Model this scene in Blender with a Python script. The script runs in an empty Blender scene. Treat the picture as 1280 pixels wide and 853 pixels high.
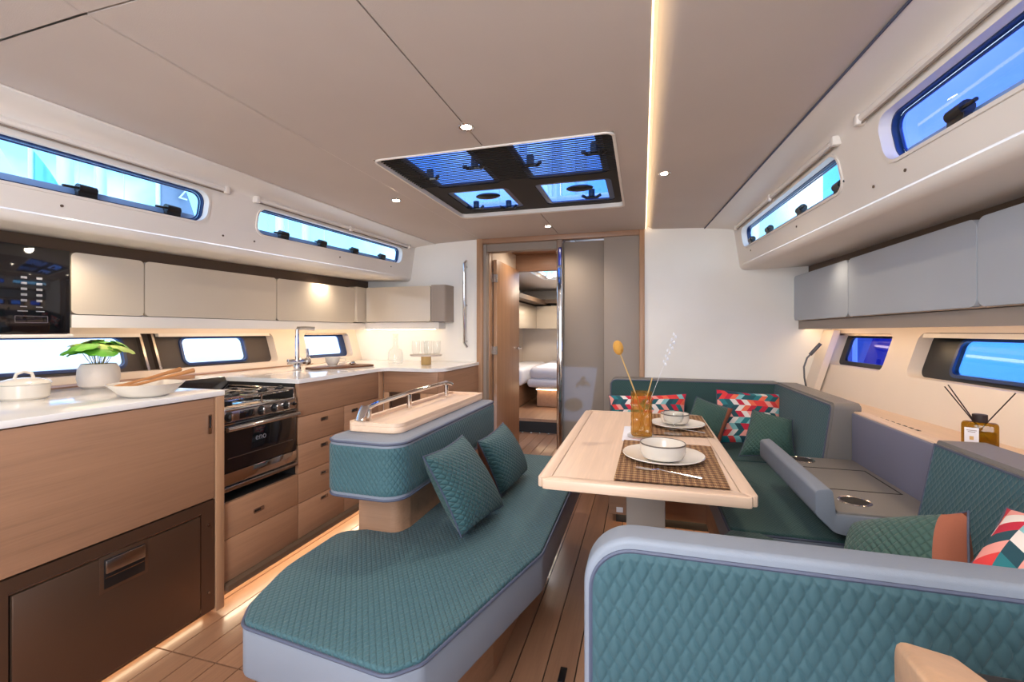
import bpy, bmesh, math, random
from mathutils import Vector, Matrix
from mathutils.geometry import tessellate_polygon

random.seed(7)
SC = bpy.context.scene
COL = SC.collection
R = math.radians
# ---------------------------------------------------------------- camera
cd = bpy.data.cameras.new('camera'); cam = bpy.data.objects.new('camera', cd); COL.objects.link(cam)
cam.location = (0, 0, 1.2); cam.rotation_euler = (R(90), 0, math.atan(163 / 565))
cd.sensor_width = 36; cd.lens = 565 / 1280 * 36; cd.shift_y = -11.5 / 1280; cd.clip_start = .02; cd.clip_end = 300
SC.camera = cam
# ---------------------------------------------------------------- sky, sun, daylight fill, exposure
w = bpy.data.worlds.new('sky'); SC.world = w; w.use_nodes = True
nt = w.node_tree; nt.nodes.clear()
def wn(t, **k):
    n = nt.nodes.new(t)
    for a, b in k.items(): setattr(n, a, b)
    return n
tc = wn('ShaderNodeTexCoord'); sp = wn('ShaderNodeSeparateXYZ'); nt.links.new(tc.outputs['Generated'], sp.inputs[0])
rp = wn('ShaderNodeValToRGB'); nt.links.new(sp.outputs['Z'], rp.inputs[0])
e = rp.color_ramp.elements
e[0].position = 0; e[0].color = (.68, .86, 1.0, 1); e[1].position = .5; e[1].color = (.13, .36, .85, 1)
x = e.new(.15); x.color = (.28, .62, .98, 1)
ns = wn('ShaderNodeTexNoise'); ns.inputs['Scale'].default_value = 2.2; ns.inputs['Detail'].default_value = 6
nt.links.new(tc.outputs['Generated'], ns.inputs['Vector'])
cr = wn('ShaderNodeValToRGB'); cr.color_ramp.elements[0].position = .46; cr.color_ramp.elements[1].position = .66
nt.links.new(ns.outputs['Fac'], cr.inputs[0])
mx = wn('ShaderNodeMix', data_type='RGBA'); nt.links.new(cr.outputs[0], mx.inputs[0])
nt.links.new(rp.outputs[0], mx.inputs[6]); mx.inputs[7].default_value = (.9, .93, 1, 1)
bg = wn('ShaderNodeBackground'); bg.inputs[1].default_value = 1.9; nt.links.new(mx.outputs[2], bg.inputs[0])
wo = wn('ShaderNodeOutputWorld'); nt.links.new(bg.outputs[0], wo.inputs[0])
def light(name, kind, loc, rot, power, color, **k):
    d = bpy.data.lights.new(name, kind); d.energy = power; d.color = color
    for a, b in k.items(): setattr(d, a, b)
    o = bpy.data.objects.new(name, d); o.location = loc; o.rotation_euler = rot; COL.objects.link(o); return o
light('sun', 'SUN', (0, 0, 9), (R(38), R(8), 0), 2.6, (1, .95, .86), angle=R(.6))
# added fill lamps standing in for companionway daylight behind and above the camera
light('companionway_fill', 'AREA', (-.45, -.55, 1.93), (R(28), 0, 0), 17, (.93, .96, 1), shape='RECTANGLE', size=.8, size_y=.9)
light('companionway_door_fill', 'AREA', (-.45, -1.02, 1.3), (R(84), 0, 0), 20, (.93, .96, 1), shape='RECTANGLE', size=.8, size_y=1.1)
vs = SC.view_settings; vs.view_transform = 'Standard'; vs.look = 'None'; vs.gamma = 1; vs.exposure = 0.98; vs.use_curve_mapping = False
SC.cycles.use_denoising = True
SC.cycles.max_bounces = 8; SC.cycles.transparent_max_bounces = 12; SC.cycles.sample_clamp_indirect = 4
SC.cycles.caustics_reflective = False; SC.cycles.caustics_refractive = False
# ---------------------------------------------------------------- materials
def srgb(r, g, b):
    f = lambda c: ((c / 255 + .055) / 1.055) ** 2.4 if c > 10 else c / 255 / 12.92
    return (f(r), f(g), f(b), 1)
class NT:
    def __init__(s, name):
        s.m = bpy.data.materials.new(name); s.m.use_nodes = True; s.t = s.m.node_tree; s.t.nodes.clear()
        s.out = s.n('ShaderNodeOutputMaterial'); s.p = s.n('ShaderNodeBsdfPrincipled'); s.l(s.p.outputs[0], s.out.inputs[0])
    def n(s, t, **k):
        n = s.t.nodes.new(t)
        for a, b in k.items(): setattr(n, a, b)
        return n
    def l(s, a, b): s.t.links.new(a, b)
    def sock(s, i, v):
        if isinstance(v, (int, float)): i.default_value = v
        else: s.l(v, i)
    def math(s, op, a, b=None, c=None):
        n = s.n('ShaderNodeMath', operation=op)
        s.sock(n.inputs[0], a)
        if b is not None: s.sock(n.inputs[1], b)
        if c is not None: s.sock(n.inputs[2], c)
        return n.outputs[0]
    def coord(s, kind='Object', scale=(1, 1, 1), rot=(0, 0, 0)):
        t = s.n('ShaderNodeTexCoord'); m = s.n('ShaderNodeMapping'); m.inputs['Scale'].default_value = scale; m.inputs['Rotation'].default_value = rot
        s.l(t.outputs[kind], m.inputs[0]); return m.outputs[0]
    def noise(s, vec, scale, detail=3, rough=.5):
        n = s.n('ShaderNodeTexNoise'); n.inputs['Scale'].default_value = scale; n.inputs['Detail'].default_value = detail; n.inputs['Roughness'].default_value = rough
        if vec is not None: s.l(vec, n.inputs['Vector'])
        return n.outputs['Fac']
    def ramp(s, fac, stops, interp='LINEAR'):
        r = s.n('ShaderNodeValToRGB'); r.color_ramp.interpolation = interp
        e = r.color_ramp.elements
        e[0].position, e[0].color = stops[0]; e[1].position, e[1].color = stops[-1]
        for p, c in stops[1:-1]: q = e.new(p); q.color = c
        s.l(fac, r.inputs[0]); return r.outputs[0]
    def bump(s, h, dist=.002, strength=1.0):
        b = s.n('ShaderNodeBump'); b.inputs['Distance'].default_value = dist; b.inputs['Strength'].default_value = strength
        s.l(h, b.inputs['Height']); s.l(b.outputs[0], s.p.inputs['Normal']); return b
    def base(s, c, rough=.5, metal=0.0, coat=0.0):
        if isinstance(c, tuple): s.p.inputs['Base Color'].default_value = c
        else: s.l(c, s.p.inputs['Base Color'])
        s.p.inputs['Roughness'].default_value = rough; s.p.inputs['Metallic'].default_value = metal
        if coat: s.p.inputs['Coat Weight'].default_value = coat; s.p.inputs['Coat Roughness'].default_value = .08
def mul(c, k): return tuple(min(1, v * k) for v in c[:3]) + (1,)
def plain(name, c, rough=.5, metal=0.0, coat=0.0, grain=0, gscale=300):
    s = NT(name)
    v = s.noise(s.coord(), 1.6, 3)
    s.base(s.ramp(v, [(.3, mul(c, .95)), (.7, mul(c, 1.04))]), rough, metal, coat)
    if grain: s.bump(s.noise(s.coord(), gscale, 3), grain)
    return s.m
def wood(name, c, axis='y', rough=.42, k=1.0, coat=0.0, dark=.80):
    s = NT(name); sc = [26, 26, 26]; sc['xyz'.index(axis)] = 1.3
    v = s.coord('Object', tuple(sc)); n1 = s.noise(v, 1.0 * k, 5, .6)
    sc2 = [160, 160, 160]; sc2['xyz'.index(axis)] = 5
    n2 = s.noise(s.coord('Object', tuple(sc2)), 1.0, 3, .6)
    info = s.n('ShaderNodeObjectInfo')
    f = s.math('ADD', s.math('MULTIPLY', n1, .65), s.math('MULTIPLY', n2, .35))
    col = s.ramp(f, [(.32, mul(c, dark)), (.5, c), (.68, mul(c, 1.12))])
    hs = s.n('ShaderNodeHueSaturation'); s.l(s.math('MULTIPLY_ADD', info.outputs['Random'], .14, .93), hs.inputs['Value']); s.l(col, hs.inputs['Color'])
    s.base(hs.outputs[0], rough, 0, coat); s.bump(n2, .0006, .5); return s.m
def quilt_height(s, u, v, pw, ph):
    a = s.math('ADD', s.math('DIVIDE', u, pw), s.math('DIVIDE', v, ph)); b = s.math('SUBTRACT', s.math('DIVIDE', u, pw), s.math('DIVIDE', v, ph))
    da = s.math('MULTIPLY', s.math('ABSOLUTE', s.math('SUBTRACT', s.math('FRACT', a), .5)), 2)   # 1 on the stitch lines
    db = s.math('MULTIPLY', s.math('ABSOLUTE', s.math('SUBTRACT', s.math('FRACT', b), .5)), 2)
    ea = s.math('SUBTRACT', 1, s.math('POWER', da, 3)); eb = s.math('SUBTRACT', 1, s.math('MULTIPLY', s.math('POWER', db, 4), .75))
    return s.math('POWER', s.math('MULTIPLY', ea, eb), .9)
def quilt(name, c, pw=.03, ph=.042, dist=.0035, bump=True, uvrot=0.0):
    s = NT(name); uv = s.coord('UV', rot=(0, 0, uvrot)); sx = s.n('ShaderNodeSeparateXYZ'); s.l(uv, sx.inputs[0])
    th = s.noise(s.coord('UV', (1, 1, 1)), 900, 2); n = s.noise(s.coord(), 3, 2)
    s.base(s.ramp(n, [(.3, mul(c, .92)), (.7, mul(c, 1.08))]), .72)
    s.p.inputs['Sheen Weight'].default_value = .12; s.p.inputs['Sheen Roughness'].default_value = .4
    if bump: h = s.math('ADD', quilt_height(s, sx.outputs[0], sx.outputs[1], pw, ph), s.math('MULTIPLY', th, .10)); s.bump(h, dist)
    else: s.bump(th, .0005)
    return s.m
def chevron(name):
    s = NT(name); uv = s.coord('UV'); sx = s.n('ShaderNodeSeparateXYZ'); s.l(uv, sx.inputs[0]); u, v = sx.outputs[1], sx.outputs[0]
    cu = s.math('DIVIDE', u, .040); col = s.math('FLOOR', cu); fr = s.math('FRACT', cu)
    par = s.math('MODULO', s.math('ABSOLUTE', col), 2)
    sl = s.math('ADD', s.math('MULTIPLY', par, s.math('SUBTRACT', 1, fr)), s.math('MULTIPLY', s.math('SUBTRACT', 1, par), fr))
    rv = s.math('ADD', s.math('DIVIDE', v, .034), s.math('MULTIPLY', sl, .8)); row = s.math('FLOOR', rv)
    cb = s.n('ShaderNodeCombineXYZ'); s.l(col, cb.inputs[0]); s.l(row, cb.inputs[1])
    wn_ = s.n('ShaderNodeTexWhiteNoise', noise_dimensions='3D'); s.l(cb.outputs[0], wn_.inputs[0])
    pal = [srgb(18, 88, 98), srgb(226, 60, 60), srgb(235, 225, 220), srgb(30, 120, 130), srgb(240, 160, 150), srgb(200, 25, 60), srgb(20, 70, 84), srgb(240, 110, 80), srgb(130, 190, 195)]
    s.base(s.ramp(wn_.outputs['Value'], [(i / len(pal), c) for i, c in enumerate(pal)], 'CONSTANT'), .75)
    s.bump(s.noise(uv, 900, 2), .0005); return s.m
def weave(name):
    s = NT(name); uv = s.coord('UV'); sx = s.n('ShaderNodeSeparateXYZ'); s.l(uv, sx.inputs[0]); u, v = sx.outputs[0], sx.outputs[1]
    a = s.math('SINE', s.math('MULTIPLY', u, 2 * math.pi / .020)); b = s.math('SINE', s.math('MULTIPLY', v, 2 * math.pi / .024))
    f = s.math('ADD', s.math('MULTIPLY_ADD', a, .14, .5), s.math('MULTIPLY', b, .20))
    f2 = s.math('ADD', f, s.math('MULTIPLY', s.math('SUBTRACT', s.noise(uv, 260, 3), .5), .5))
    s.base(s.ramp(f2, [(.2, srgb(96, 62, 38)), (.5, srgb(150, 105, 66)), (.8, srgb(196, 158, 112))]), .8)
    s.bump(s.math('SINE', s.math('MULTIPLY', u, 2 * math.pi / .006)), .0012); return s.m
def glass(name, tint, rough=0.0, ior=1.45, solid=0.0, scol=None):
    s = NT(name); s.t.nodes.remove(s.p)
    tr = s.n('ShaderNodeBsdfTransparent'); tr.inputs[0].default_value = tint
    gl = s.n('ShaderNodeBsdfGlossy'); gl.inputs['Roughness'].default_value = max(rough, .02)
    lw = s.n('ShaderNodeLayerWeight'); fo = s.math('MULTIPLY_ADD', s.math('POWER', lw.outputs['Facing'], 4.0), min(.75, (ior - 1) * 1.6), .03)
    mx = s.n('ShaderNodeMixShader'); s.l(fo, mx.inputs[0]); s.l(tr.outputs[0], mx.inputs[1]); s.l(gl.outputs[0], mx.inputs[2]); last = mx
    if solid:
        df = s.n('ShaderNodeBsdfDiffuse'); df.inputs[0].default_value = scol or tint
        m2 = s.n('ShaderNodeMixShader'); m2.inputs[0].default_value = solid; s.l(mx.outputs[0], m2.inputs[1]); s.l(df.outputs[0], m2.inputs[2]); last = m2
    s.l(last.outputs[0], s.out.inputs[0]); return s.m
def emit(name, c, k):
    s = NT(name); s.p.inputs['Base Color'].default_value = c; s.p.inputs['Emission Color'].default_value = c; s.p.inputs['Emission Strength'].default_value = k; return s.m
MT = dict(
    ceil=plain('ceiling_vinyl', srgb(200, 187, 178), .62, grain=.0005, gscale=500),
    gel=plain('white_gelcoat', srgb(236, 228, 219), .5),
    wallw=plain('bulkhead_white', srgb(246, 241, 233), .5),
    cream=plain('cream_lining', srgb(228, 214, 199), .5),
    oak=wood('galley_oak', srgb(158, 119, 92), 'y'),
    oakx=wood('cross_oak', srgb(158, 119, 92), 'x'),
    oakz=wood('upright_oak', srgb(176, 136, 104), 'z'),
    light=wood('table_oak', srgb(222, 192, 166), 'y', .38, dark=.92),
    lightx=wood('table_oak_cross', srgb(222, 192, 166), 'x', .38, dark=.92),
    ash=wood('ash', srgb(222, 178, 138), 'y', .4, .8, dark=.85),
    floor=wood('floor_oak', srgb(152, 112, 86), 'y', .32, coat=.15),
    dark=plain('near_black_brown', srgb(30, 25, 22), .7),  # near-black brown for hatch frame, plinths, riser, screen, joints and slots
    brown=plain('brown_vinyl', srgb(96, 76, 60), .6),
    taupe=plain('taupe_vinyl', srgb(142, 128, 116), .55, grain=.0004),
    taupe2=plain('taupe_panel', srgb(158, 144, 132), .55, grain=.0004),
    glossb=plain('gloss_beige', srgb(205, 191, 172), .16, coat=.4),
    greyw=plain('matt_grey_white', srgb(178, 183, 190), .42),
    corian=plain('white_worktop', srgb(238, 235, 232), .14, coat=.3),
    chrome=plain('polished_steel', srgb(215, 212, 210), .07, 1.0),
    steel=plain('brushed_steel', srgb(180, 172, 165), .24, 1.0),
    bronze=plain('bronze_steel', srgb(112, 88, 72), .30, .75),
    bglass=plain('black_glass', srgb(14, 14, 18), .05, 0, .5),
    black=plain('black_plastic', srgb(18, 18, 20), .35),
    bluefr=plain('dark_window_frame', srgb(26, 52, 100), .3),
    vinyl=plain('grey_blue_vinyl', srgb(124, 131, 143), .5, grain=.0004, gscale=700),
    vinylt=plain('grey_taupe_vinyl', srgb(122, 116, 112), .5, grain=.0004, gscale=700),
    vinylv=plain('violet_grey_vinyl', srgb(112, 112, 132), .5, grain=.0004, gscale=700),
    pipe=plain('slate_piping', srgb(74, 80, 100), .6),
    teal=quilt('teal_quilt', srgb(54, 89, 96), .018, .026, .0025),
    tealf=quilt('teal_quilt_flat', srgb(48, 80, 88), bump=False),
    tealp=quilt('teal_quilt_pillow', srgb(46, 82, 86), .024, .024, .0045),
    greenp=quilt('green_quilt_pillow', srgb(60, 92, 84), .022, .022, .004),
    tealfine=quilt('teal_fine_quilt', srgb(50, 82, 80), .014, .020, .0015),
    rust=plain('rust_cloth', srgb(160, 92, 68), .8, grain=.0006),
    chev=chevron('chevron_cloth'), weave=weave('woven_mat'),
    ceram=plain('cream_ceramic', srgb(226, 217, 204), .25, coat=.4), ceramd=plain('ceramic_rim', srgb(96, 84, 76), .35),
    stone=plain('mottled_stoneware', srgb(206, 194, 184), .6, grain=.001, gscale=60),
    napkin=plain('white_linen', srgb(235, 235, 240), .85, grain=.0004),
    glassw=glass('window_glass', (.80, .93, 1, 1), ior=1.12), glassh=glass('hatch_glass', (.40, .57, .88, 1), ior=1.15), glassd=glass('dark_glass', (.34, .44, .80, 1), ior=1.15), glassr=glass('sea_window_glass', (.38, .60, .90, 1), ior=1.12), glassc=glass('hull_window_glass', (.95, .98, 1, 1), ior=1.15),
    clear=glass('clear_glass', (.97, .98, .98, 1), ior=1.35),
    amber=glass('amber_glass', (.93, .80, .56, 1), .06, ior=1.35, solid=.14, scol=srgb(190, 140, 60)),
    oil=glass('diffuser_oil', (.75, .55, .12, 1), solid=.35, scol=srgb(150, 105, 20)),
    leaf=plain('leaf_green', srgb(96, 168, 50), .45), leafp=plain('leaf_pale', srgb(180, 205, 110), .45), stem=plain('stem', srgb(150, 140, 90), .6),
    straw=plain('dried_straw', srgb(206, 170, 110), .8), bunny=plain('bunny_tail_ochre', srgb(214, 158, 72), .9, grain=.004, gscale=200),
    reed=plain('dark_reed', srgb(44, 26, 22), .6), gun=plain('gunmetal', srgb(92, 90, 92), .35, .6), wdark=wood('walnut_board', srgb(104, 66, 44), 'y', .5), spoon=wood('spoon_wood', srgb(186, 128, 76), 'y', .5),
    warm=emit('warm_led', (1, .76, .48, 1), 6), floorled=emit('floor_led', (1, .80, .55, 1), 20), sashl=plain('pale_sash', srgb(130, 165, 215), .3), slot=emit('slot_led', (1, .76, .46, 1), 2.6), lamp=emit('spot_lamp', (1, .85, .66, 1), 30), print=plain('white_print', srgb(120, 120, 126), .5), shade=plain('dark_shade', srgb(74, 66, 62), .6),
    white=plain('white_hull', srgb(240, 240, 240), .2), navy=plain('navy_hull', srgb(20, 30, 120), .2), bed=plain('bed_linen', srgb(205, 200, 205), .9, grain=.001, gscale=30),
    alu=plain('mast_aluminium', srgb(225, 228, 232), .4, .2), flag=plain('pale_blue_flag', srgb(120, 200, 225), .8), flagw=plain('white_flag', srgb(240, 245, 250), .8),
)
def watermat():
    s = NT('harbour_water'); s.base(srgb(50, 140, 210), .22)
    s.bump(s.noise(s.coord('Object', (1, 3, 1)), 2.5, 4, .6), .12); return s.m
MT['water'] = watermat()
# ---------------------------------------------------------------- mesh helpers
class G:
    def __init__(s): s.b = bmesh.new()
    def _add(s, tmp, bev=0, seg=2, edges=None):
        if bev > 0:
            es = edges if edges is not None else tmp.edges[:]
            bmesh.ops.bevel(tmp, geom=es, offset=bev, segments=seg, profile=.5, affect='EDGES', clamp_overlap=True)
        me = bpy.data.meshes.new('t'); tmp.to_mesh(me); tmp.free(); s.b.from_mesh(me); bpy.data.meshes.remove(me); return s
    def box(s, x0, x1, y0, y1, z0, z1, bev=0, seg=2, M=None):
        t = bmesh.new(); bmesh.ops.create_cube(t, size=1)
        for v in t.verts: v.co = Vector(((x0 + x1) / 2 + v.co.x * (x1 - x0), (y0 + y1) / 2 + v.co.y * (y1 - y0), (z0 + z1) / 2 + v.co.z * (z1 - z0)))
        s2 = bev
        if s2: bmesh.ops.bevel(t, geom=t.edges[:], offset=s2, segments=seg, profile=.5, affect='EDGES', clamp_overlap=True)
        if M is not None: t.transform(M)
        return s._add(t)
    def cyl(s, p0, p1, r, r2=None, seg=20, bev=0):
        p0, p1 = Vector(p0), Vector(p1); d = p1 - p0
        t = bmesh.new(); bmesh.ops.create_cone(t, cap_ends=True, segments=seg, radius1=r, radius2=r if r2 is None else r2, depth=d.length)
        if bev: bmesh.ops.bevel(t, geom=[e for e in t.edges if len(e.link_faces) == 2 and any(len(f.verts) > 4 for f in e.link_faces)], offset=bev, segments=2, profile=.5, affect='EDGES')
        t.transform(Matrix.Translation((p0 + p1) / 2) @ d.to_track_quat('Z', 'Y').to_matrix().to_4x4()); return s._add(t)
    def ball(s, c, r, sc=(1, 1, 1), M=None, u=16, v=10):
        t = bmesh.new(); bmesh.ops.create_uvsphere(t, u_segments=u, v_segments=v, radius=r)
        for q in t.verts: q.co = Vector((q.co.x * sc[0], q.co.y * sc[1], q.co.z * sc[2]))
        if M is not None: t.transform(M)
        for q in t.verts: q.co += Vector(c)
        return s._add(t)
    def lathe(s, prof, c, seg=36, sx=1, sy=1, wob=0.0):
        t = bmesh.new(); rings = []
        for r, z in prof:
            if r < 1e-6: rings.append([t.verts.new((c[0], c[1], c[2] + z))])
            else:
                rings.append([t.verts.new((c[0] + sx * r * (1 + wob * math.sin(3 * a + z * 50)) * math.cos(a), c[1] + sy * r * (1 + wob * math.sin(2 * a + 1)) * math.sin(a), c[2] + z)) for a in [2 * math.pi * i / seg for i in range(seg)]])
        for A, B in zip(rings, rings[1:]):
            for i in range(seg):
                j = (i + 1) % seg
                q = [A[i % len(A)], A[j % len(A)], B[j % len(B)], B[i % len(B)]]
                f = [];  [f.append(x) for x in q if x not in f]
                if len(f) > 2: t.faces.new(f)
        bmesh.ops.recalc_face_normals(t, faces=t.faces[:]); return s._add(t)
    def tube(s, pts, r, seg=8, closed=False, caps=True):
        pts = [Vector(p) for p in pts]; n = len(pts); t = bmesh.new(); rings = []
        rr = r if isinstance(r, (list, tuple)) else [r] * n
        up = Vector((0, 0, 1)); prevn = None
        for i, p in enumerate(pts):
            if closed: d = pts[(i + 1) % n] - pts[i - 1]
            else: d = pts[min(i + 1, n - 1)] - pts[max(i - 1, 0)]
            d.normalize()
            if prevn is None:
                a = up if abs(d.z) < .9 else Vector((1, 0, 0)); nx = d.cross(a).normalized()
            else: nx = (prevn - d * prevn.dot(d)).normalized()
            prevn = nx; ny = d.cross(nx)
            rings.append([t.verts.new(p + (nx * math.cos(2 * math.pi * k / seg) + ny * math.sin(2 * math.pi * k / seg)) * rr[i]) for k in range(seg)])
        m = n if closed else n - 1
        for i in range(m):
            A, B = rings[i], rings[(i + 1) % n]
            for k in range(seg): t.faces.new((A[k], A[(k + 1) % seg], B[(k + 1) % seg], B[k]))
        if caps and not closed: t.faces.new(rings[0][::-1]); t.faces.new(rings[-1])
        bmesh.ops.recalc_face_normals(t, faces=t.faces[:]); return s._add(t)
    def prism(s, pts, z0, z1, bev=0, seg=3, top=None, M=None, allbev=True):
        """outline in XY extruded in Z"""
        t = bmesh.new(); a = [t.verts.new((x, y, z0)) for x, y in pts]; b = [t.verts.new((x, y, z1)) for x, y in pts]; n = len(pts)
        t.faces.new(a[::-1]); t.faces.new(b)
        for i in range(n): t.faces.new((a[i], a[(i + 1) % n], b[(i + 1) % n], b[i]))
        bmesh.ops.recalc_face_normals(t, faces=t.faces[:])
        if bev:
            es = [e for e in t.edges if abs(e.verts[0].co.z - e.verts[1].co.z) < 1e-6 and (allbev or e.verts[0].co.z > (z0 + z1) / 2)]
            bmesh.ops.bevel(t, geom=es, offset=bev, segments=seg, profile=.5, affect='EDGES', clamp_overlap=True)
        if M is not None: t.transform(M)
        return s._add(t)
    def mapped(s, outer, holes, f, o0, o1):
        """polygon with holes in (a,b), mapped by f(a,b,off); a solid between off o0 and o1"""
        loops = [outer] + list(holes); tri = tessellate_polygon([[Vector((x, y, 0)) for x, y in L] for L in loops])
        flat = [p for L in loops for p in L]; t = bmesh.new()
        A = [t.verts.new(f(x, y, o0)) for x, y in flat]; B = [t.verts.new(f(x, y, o1)) for x, y in flat]
        for q in tri:
            try: t.faces.new([A[i] for i in q]); t.faces.new([B[i] for i in q][::-1])
            except ValueError: pass
        k = 0
        for L in loops:
            n = len(L)
            for i in range(n): t.faces.new((A[k + i], A[k + (i + 1) % n], B[k + (i + 1) % n], B[k + i]))
            k += n
        bmesh.ops.recalc_face_normals(t, faces=t.faces[:]); return s._add(t)
    def grid(s, nu, nv, f, flip=False):
        t = bmesh.new(); g = [[t.verts.new(f(i / nu, j / nv)) for j in range(nv + 1)] for i in range(nu + 1)]
        for i in range(nu):
            for j in range(nv):
                q = (g[i][j], g[i + 1][j], g[i + 1][j + 1], g[i][j + 1]); t.faces.new(q[::-1] if flip else q)
        return s._add(t)
    def faces(s, vs, fs):
        t = bmesh.new(); a = [t.verts.new(v) for v in vs]
        for f in fs: t.faces.new([a[i] for i in f])
        bmesh.ops.recalc_face_normals(t, faces=t.faces[:]); return s._add(t)
    def build(s, name, mat, parent=None, uv=False, local=False, ang=35):
        me = bpy.data.meshes.new(name)
        if not local:
            if parent is not None: off = WL[parent.name]
            else:
                lo = [min(v.co[i] for v in s.b.verts) for i in range(3)]; hi = [max(v.co[i] for v in s.b.verts) for i in range(3)]
                off = Vector(((lo[0] + hi[0]) / 2, (lo[1] + hi[1]) / 2, lo[2]))
            for v in s.b.verts: v.co -= off
        if uv:
            L = s.b.loops.layers.uv.new('UVMap')
            s.b.normal_update()
            for f in s.b.faces:
                n = f.normal; k = max(range(3), key=lambda i: abs(n[i])); a, b = ((1, 2), (0, 2), (0, 1))[k]
                for lp in f.loops: lp[L].uv = (lp.vert.co[a], lp.vert.co[b])
        s.b.to_mesh(me); s.b.free()
        me.materials.append(MT[mat] if isinstance(mat, str) else mat)
        for p in me.polygons: p.use_smooth = True
        me.set_sharp_from_angle(angle=R(ang))
        o = bpy.data.objects.new(name, me); COL.objects.link(o)
        if parent is not None: o.parent = parent
        elif not local: o.location = off
        WL[o.name] = (WL[parent.name] if parent is not None else (off if not local else Vector()))
        return o
WL = {}
def thing(name, label, cat, loc, group=None, rz=0):
    o = bpy.data.objects.new(name, None); COL.objects.link(o); o.location = loc; o.rotation_euler = (0, 0, rz); o.empty_display_size = .05
    o['label'] = label; o['category'] = cat
    if group: o['group'] = group
    WL[o.name] = Vector(loc); return o
def tag(o, label, cat, group=None):
    o['label'] = label; o['category'] = cat
    if group: o['group'] = group
    return o
def struct(o): o['kind'] = 'structure'; return o
def sroot(name, loc=(0, 0, 0)):
    o = bpy.data.objects.new(name, None); COL.objects.link(o); o.location = loc; o['kind'] = 'structure'; WL[o.name] = Vector(loc); return o
def fillet(pts, r, n=6):
    """round the corners of a polygon; r one value or a list"""
    out = []; N = len(pts)
    for i, p in enumerate(pts):
        p = Vector(p); a = Vector(pts[i - 1]) - p; b = Vector(pts[(i + 1) % N]) - p; q = r[i] if isinstance(r, (list, tuple)) else r
        if q <= 0: out.append(tuple(p)); continue
        ang = a.angle(b); d = min(q / math.tan(ang / 2), a.length * .49, b.length * .49); rr = d * math.tan(ang / 2)
        a.normalize(); b.normalize(); c = p + (a + b).normalized() * (rr / math.sin(ang / 2))
        s0 = p + a * d - c; s1 = p + b * d - c; a0 = math.atan2(s0.y, s0.x); da = (math.atan2(s1.y, s1.x) - a0 + math.pi) % (2 * math.pi) - math.pi
        for k in range(n + 1): out.append((c.x + rr * math.cos(a0 + da * k / n), c.y + rr * math.sin(a0 + da * k / n)))
    return out
def rr(x0, x1, y0, y1, r, n=6): return fillet([(x0, y0), (x1, y0), (x1, y1), (x0, y1)], r, n)
def inset(pts, d):
    N = len(pts); ar = sum(pts[i - 1][0] * pts[i][1] - pts[i][0] * pts[i - 1][1] for i in range(N)); sg = 1 if ar > 0 else -1; out = []
    for i in range(N):
        a = Vector(pts[i]) - Vector(pts[i - 1]); b = Vector(pts[(i + 1) % N]) - Vector(pts[i])
        n = Vector((-a.y, a.x)).normalized() + Vector((-b.y, b.x)).normalized()
        n = n.normalized() * sg * d; out.append((pts[i][0] + n.x, pts[i][1] + n.y))
    return out
C = -.632; YB = 3.52; ZC = 1.965; YA = -1.1
def sx(side, half): return C + side * half
def lerp(a, b, t): return a + (b - a) * t
def T(Y): return (Y - 1) / 2.4
def VL(Y): return lerp(.86, .96, T(Y))
def face(side):            # the coachroof side that carries the long windows: a = Y, b = distance down, off = outboard
    def f(a, b, off):
        t = T(a); v = b / .33
        h = lerp(lerp(1.345, 1.26, t), lerp(1.41, 1.30, t), v); z = lerp(lerp(1.885, 1.92, t), lerp(1.565, 1.655, t), v)
        return Vector((sx(side, h + off), a, z + off * .05))
    return f
def hull(side):            # the lining below the wall cabinets: a = Y, b = Z
    def f(a, b, off): return Vector((sx(side, 2.0 - .07 * (a - 1) + (b - 1.1) * .3 + off), a, b))
    return f
# ================================================================ SETTING
fl = sroot('floor')
G().box(-2.5, 1.6, YA, 5.25, -.05, -.006).build('floor_bed', 'dark', fl)
pid = 0
me0 = {}
for i in range(-2, 22):
    x0 = -1.80 + i * .105
    for (ya, yb) in ((YA, 0.2), (.2, 1.272), (1.278, 3.60), (3.605, 5.25)):
        if ya < .1 and not -1.9 < x0 < .3: continue
        G().box(x0 + .0022, x0 + .1028, ya, yb, -.006, 0).build('plank', 'floor', fl)
# ceiling panels
ce = sroot('ceiling')
def cpanel(pts, zf, mat='ceil', th=.018, name='ceiling_panel'):
    g = G(); g.mapped(pts, [], lambda a, b, o: Vector((a, b, zf(a, b) + o)), 0, th); return g.build(name, mat, ce)
zc = lambda a, b: ZC
hx0, hx1, hy0, hy1 = -1.155, -.105, 1.763, 2.83
g2 = .0025
def with_hole(x0, x1, y0, y1):
    G().mapped([(x0, y0), (x1, y0), (x1, y1), (x0, y1)], [], lambda a, b, o: Vector((a, b, ZC + o)), 0, .018).build('ceiling_panel', 'ceil', ce)
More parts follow.
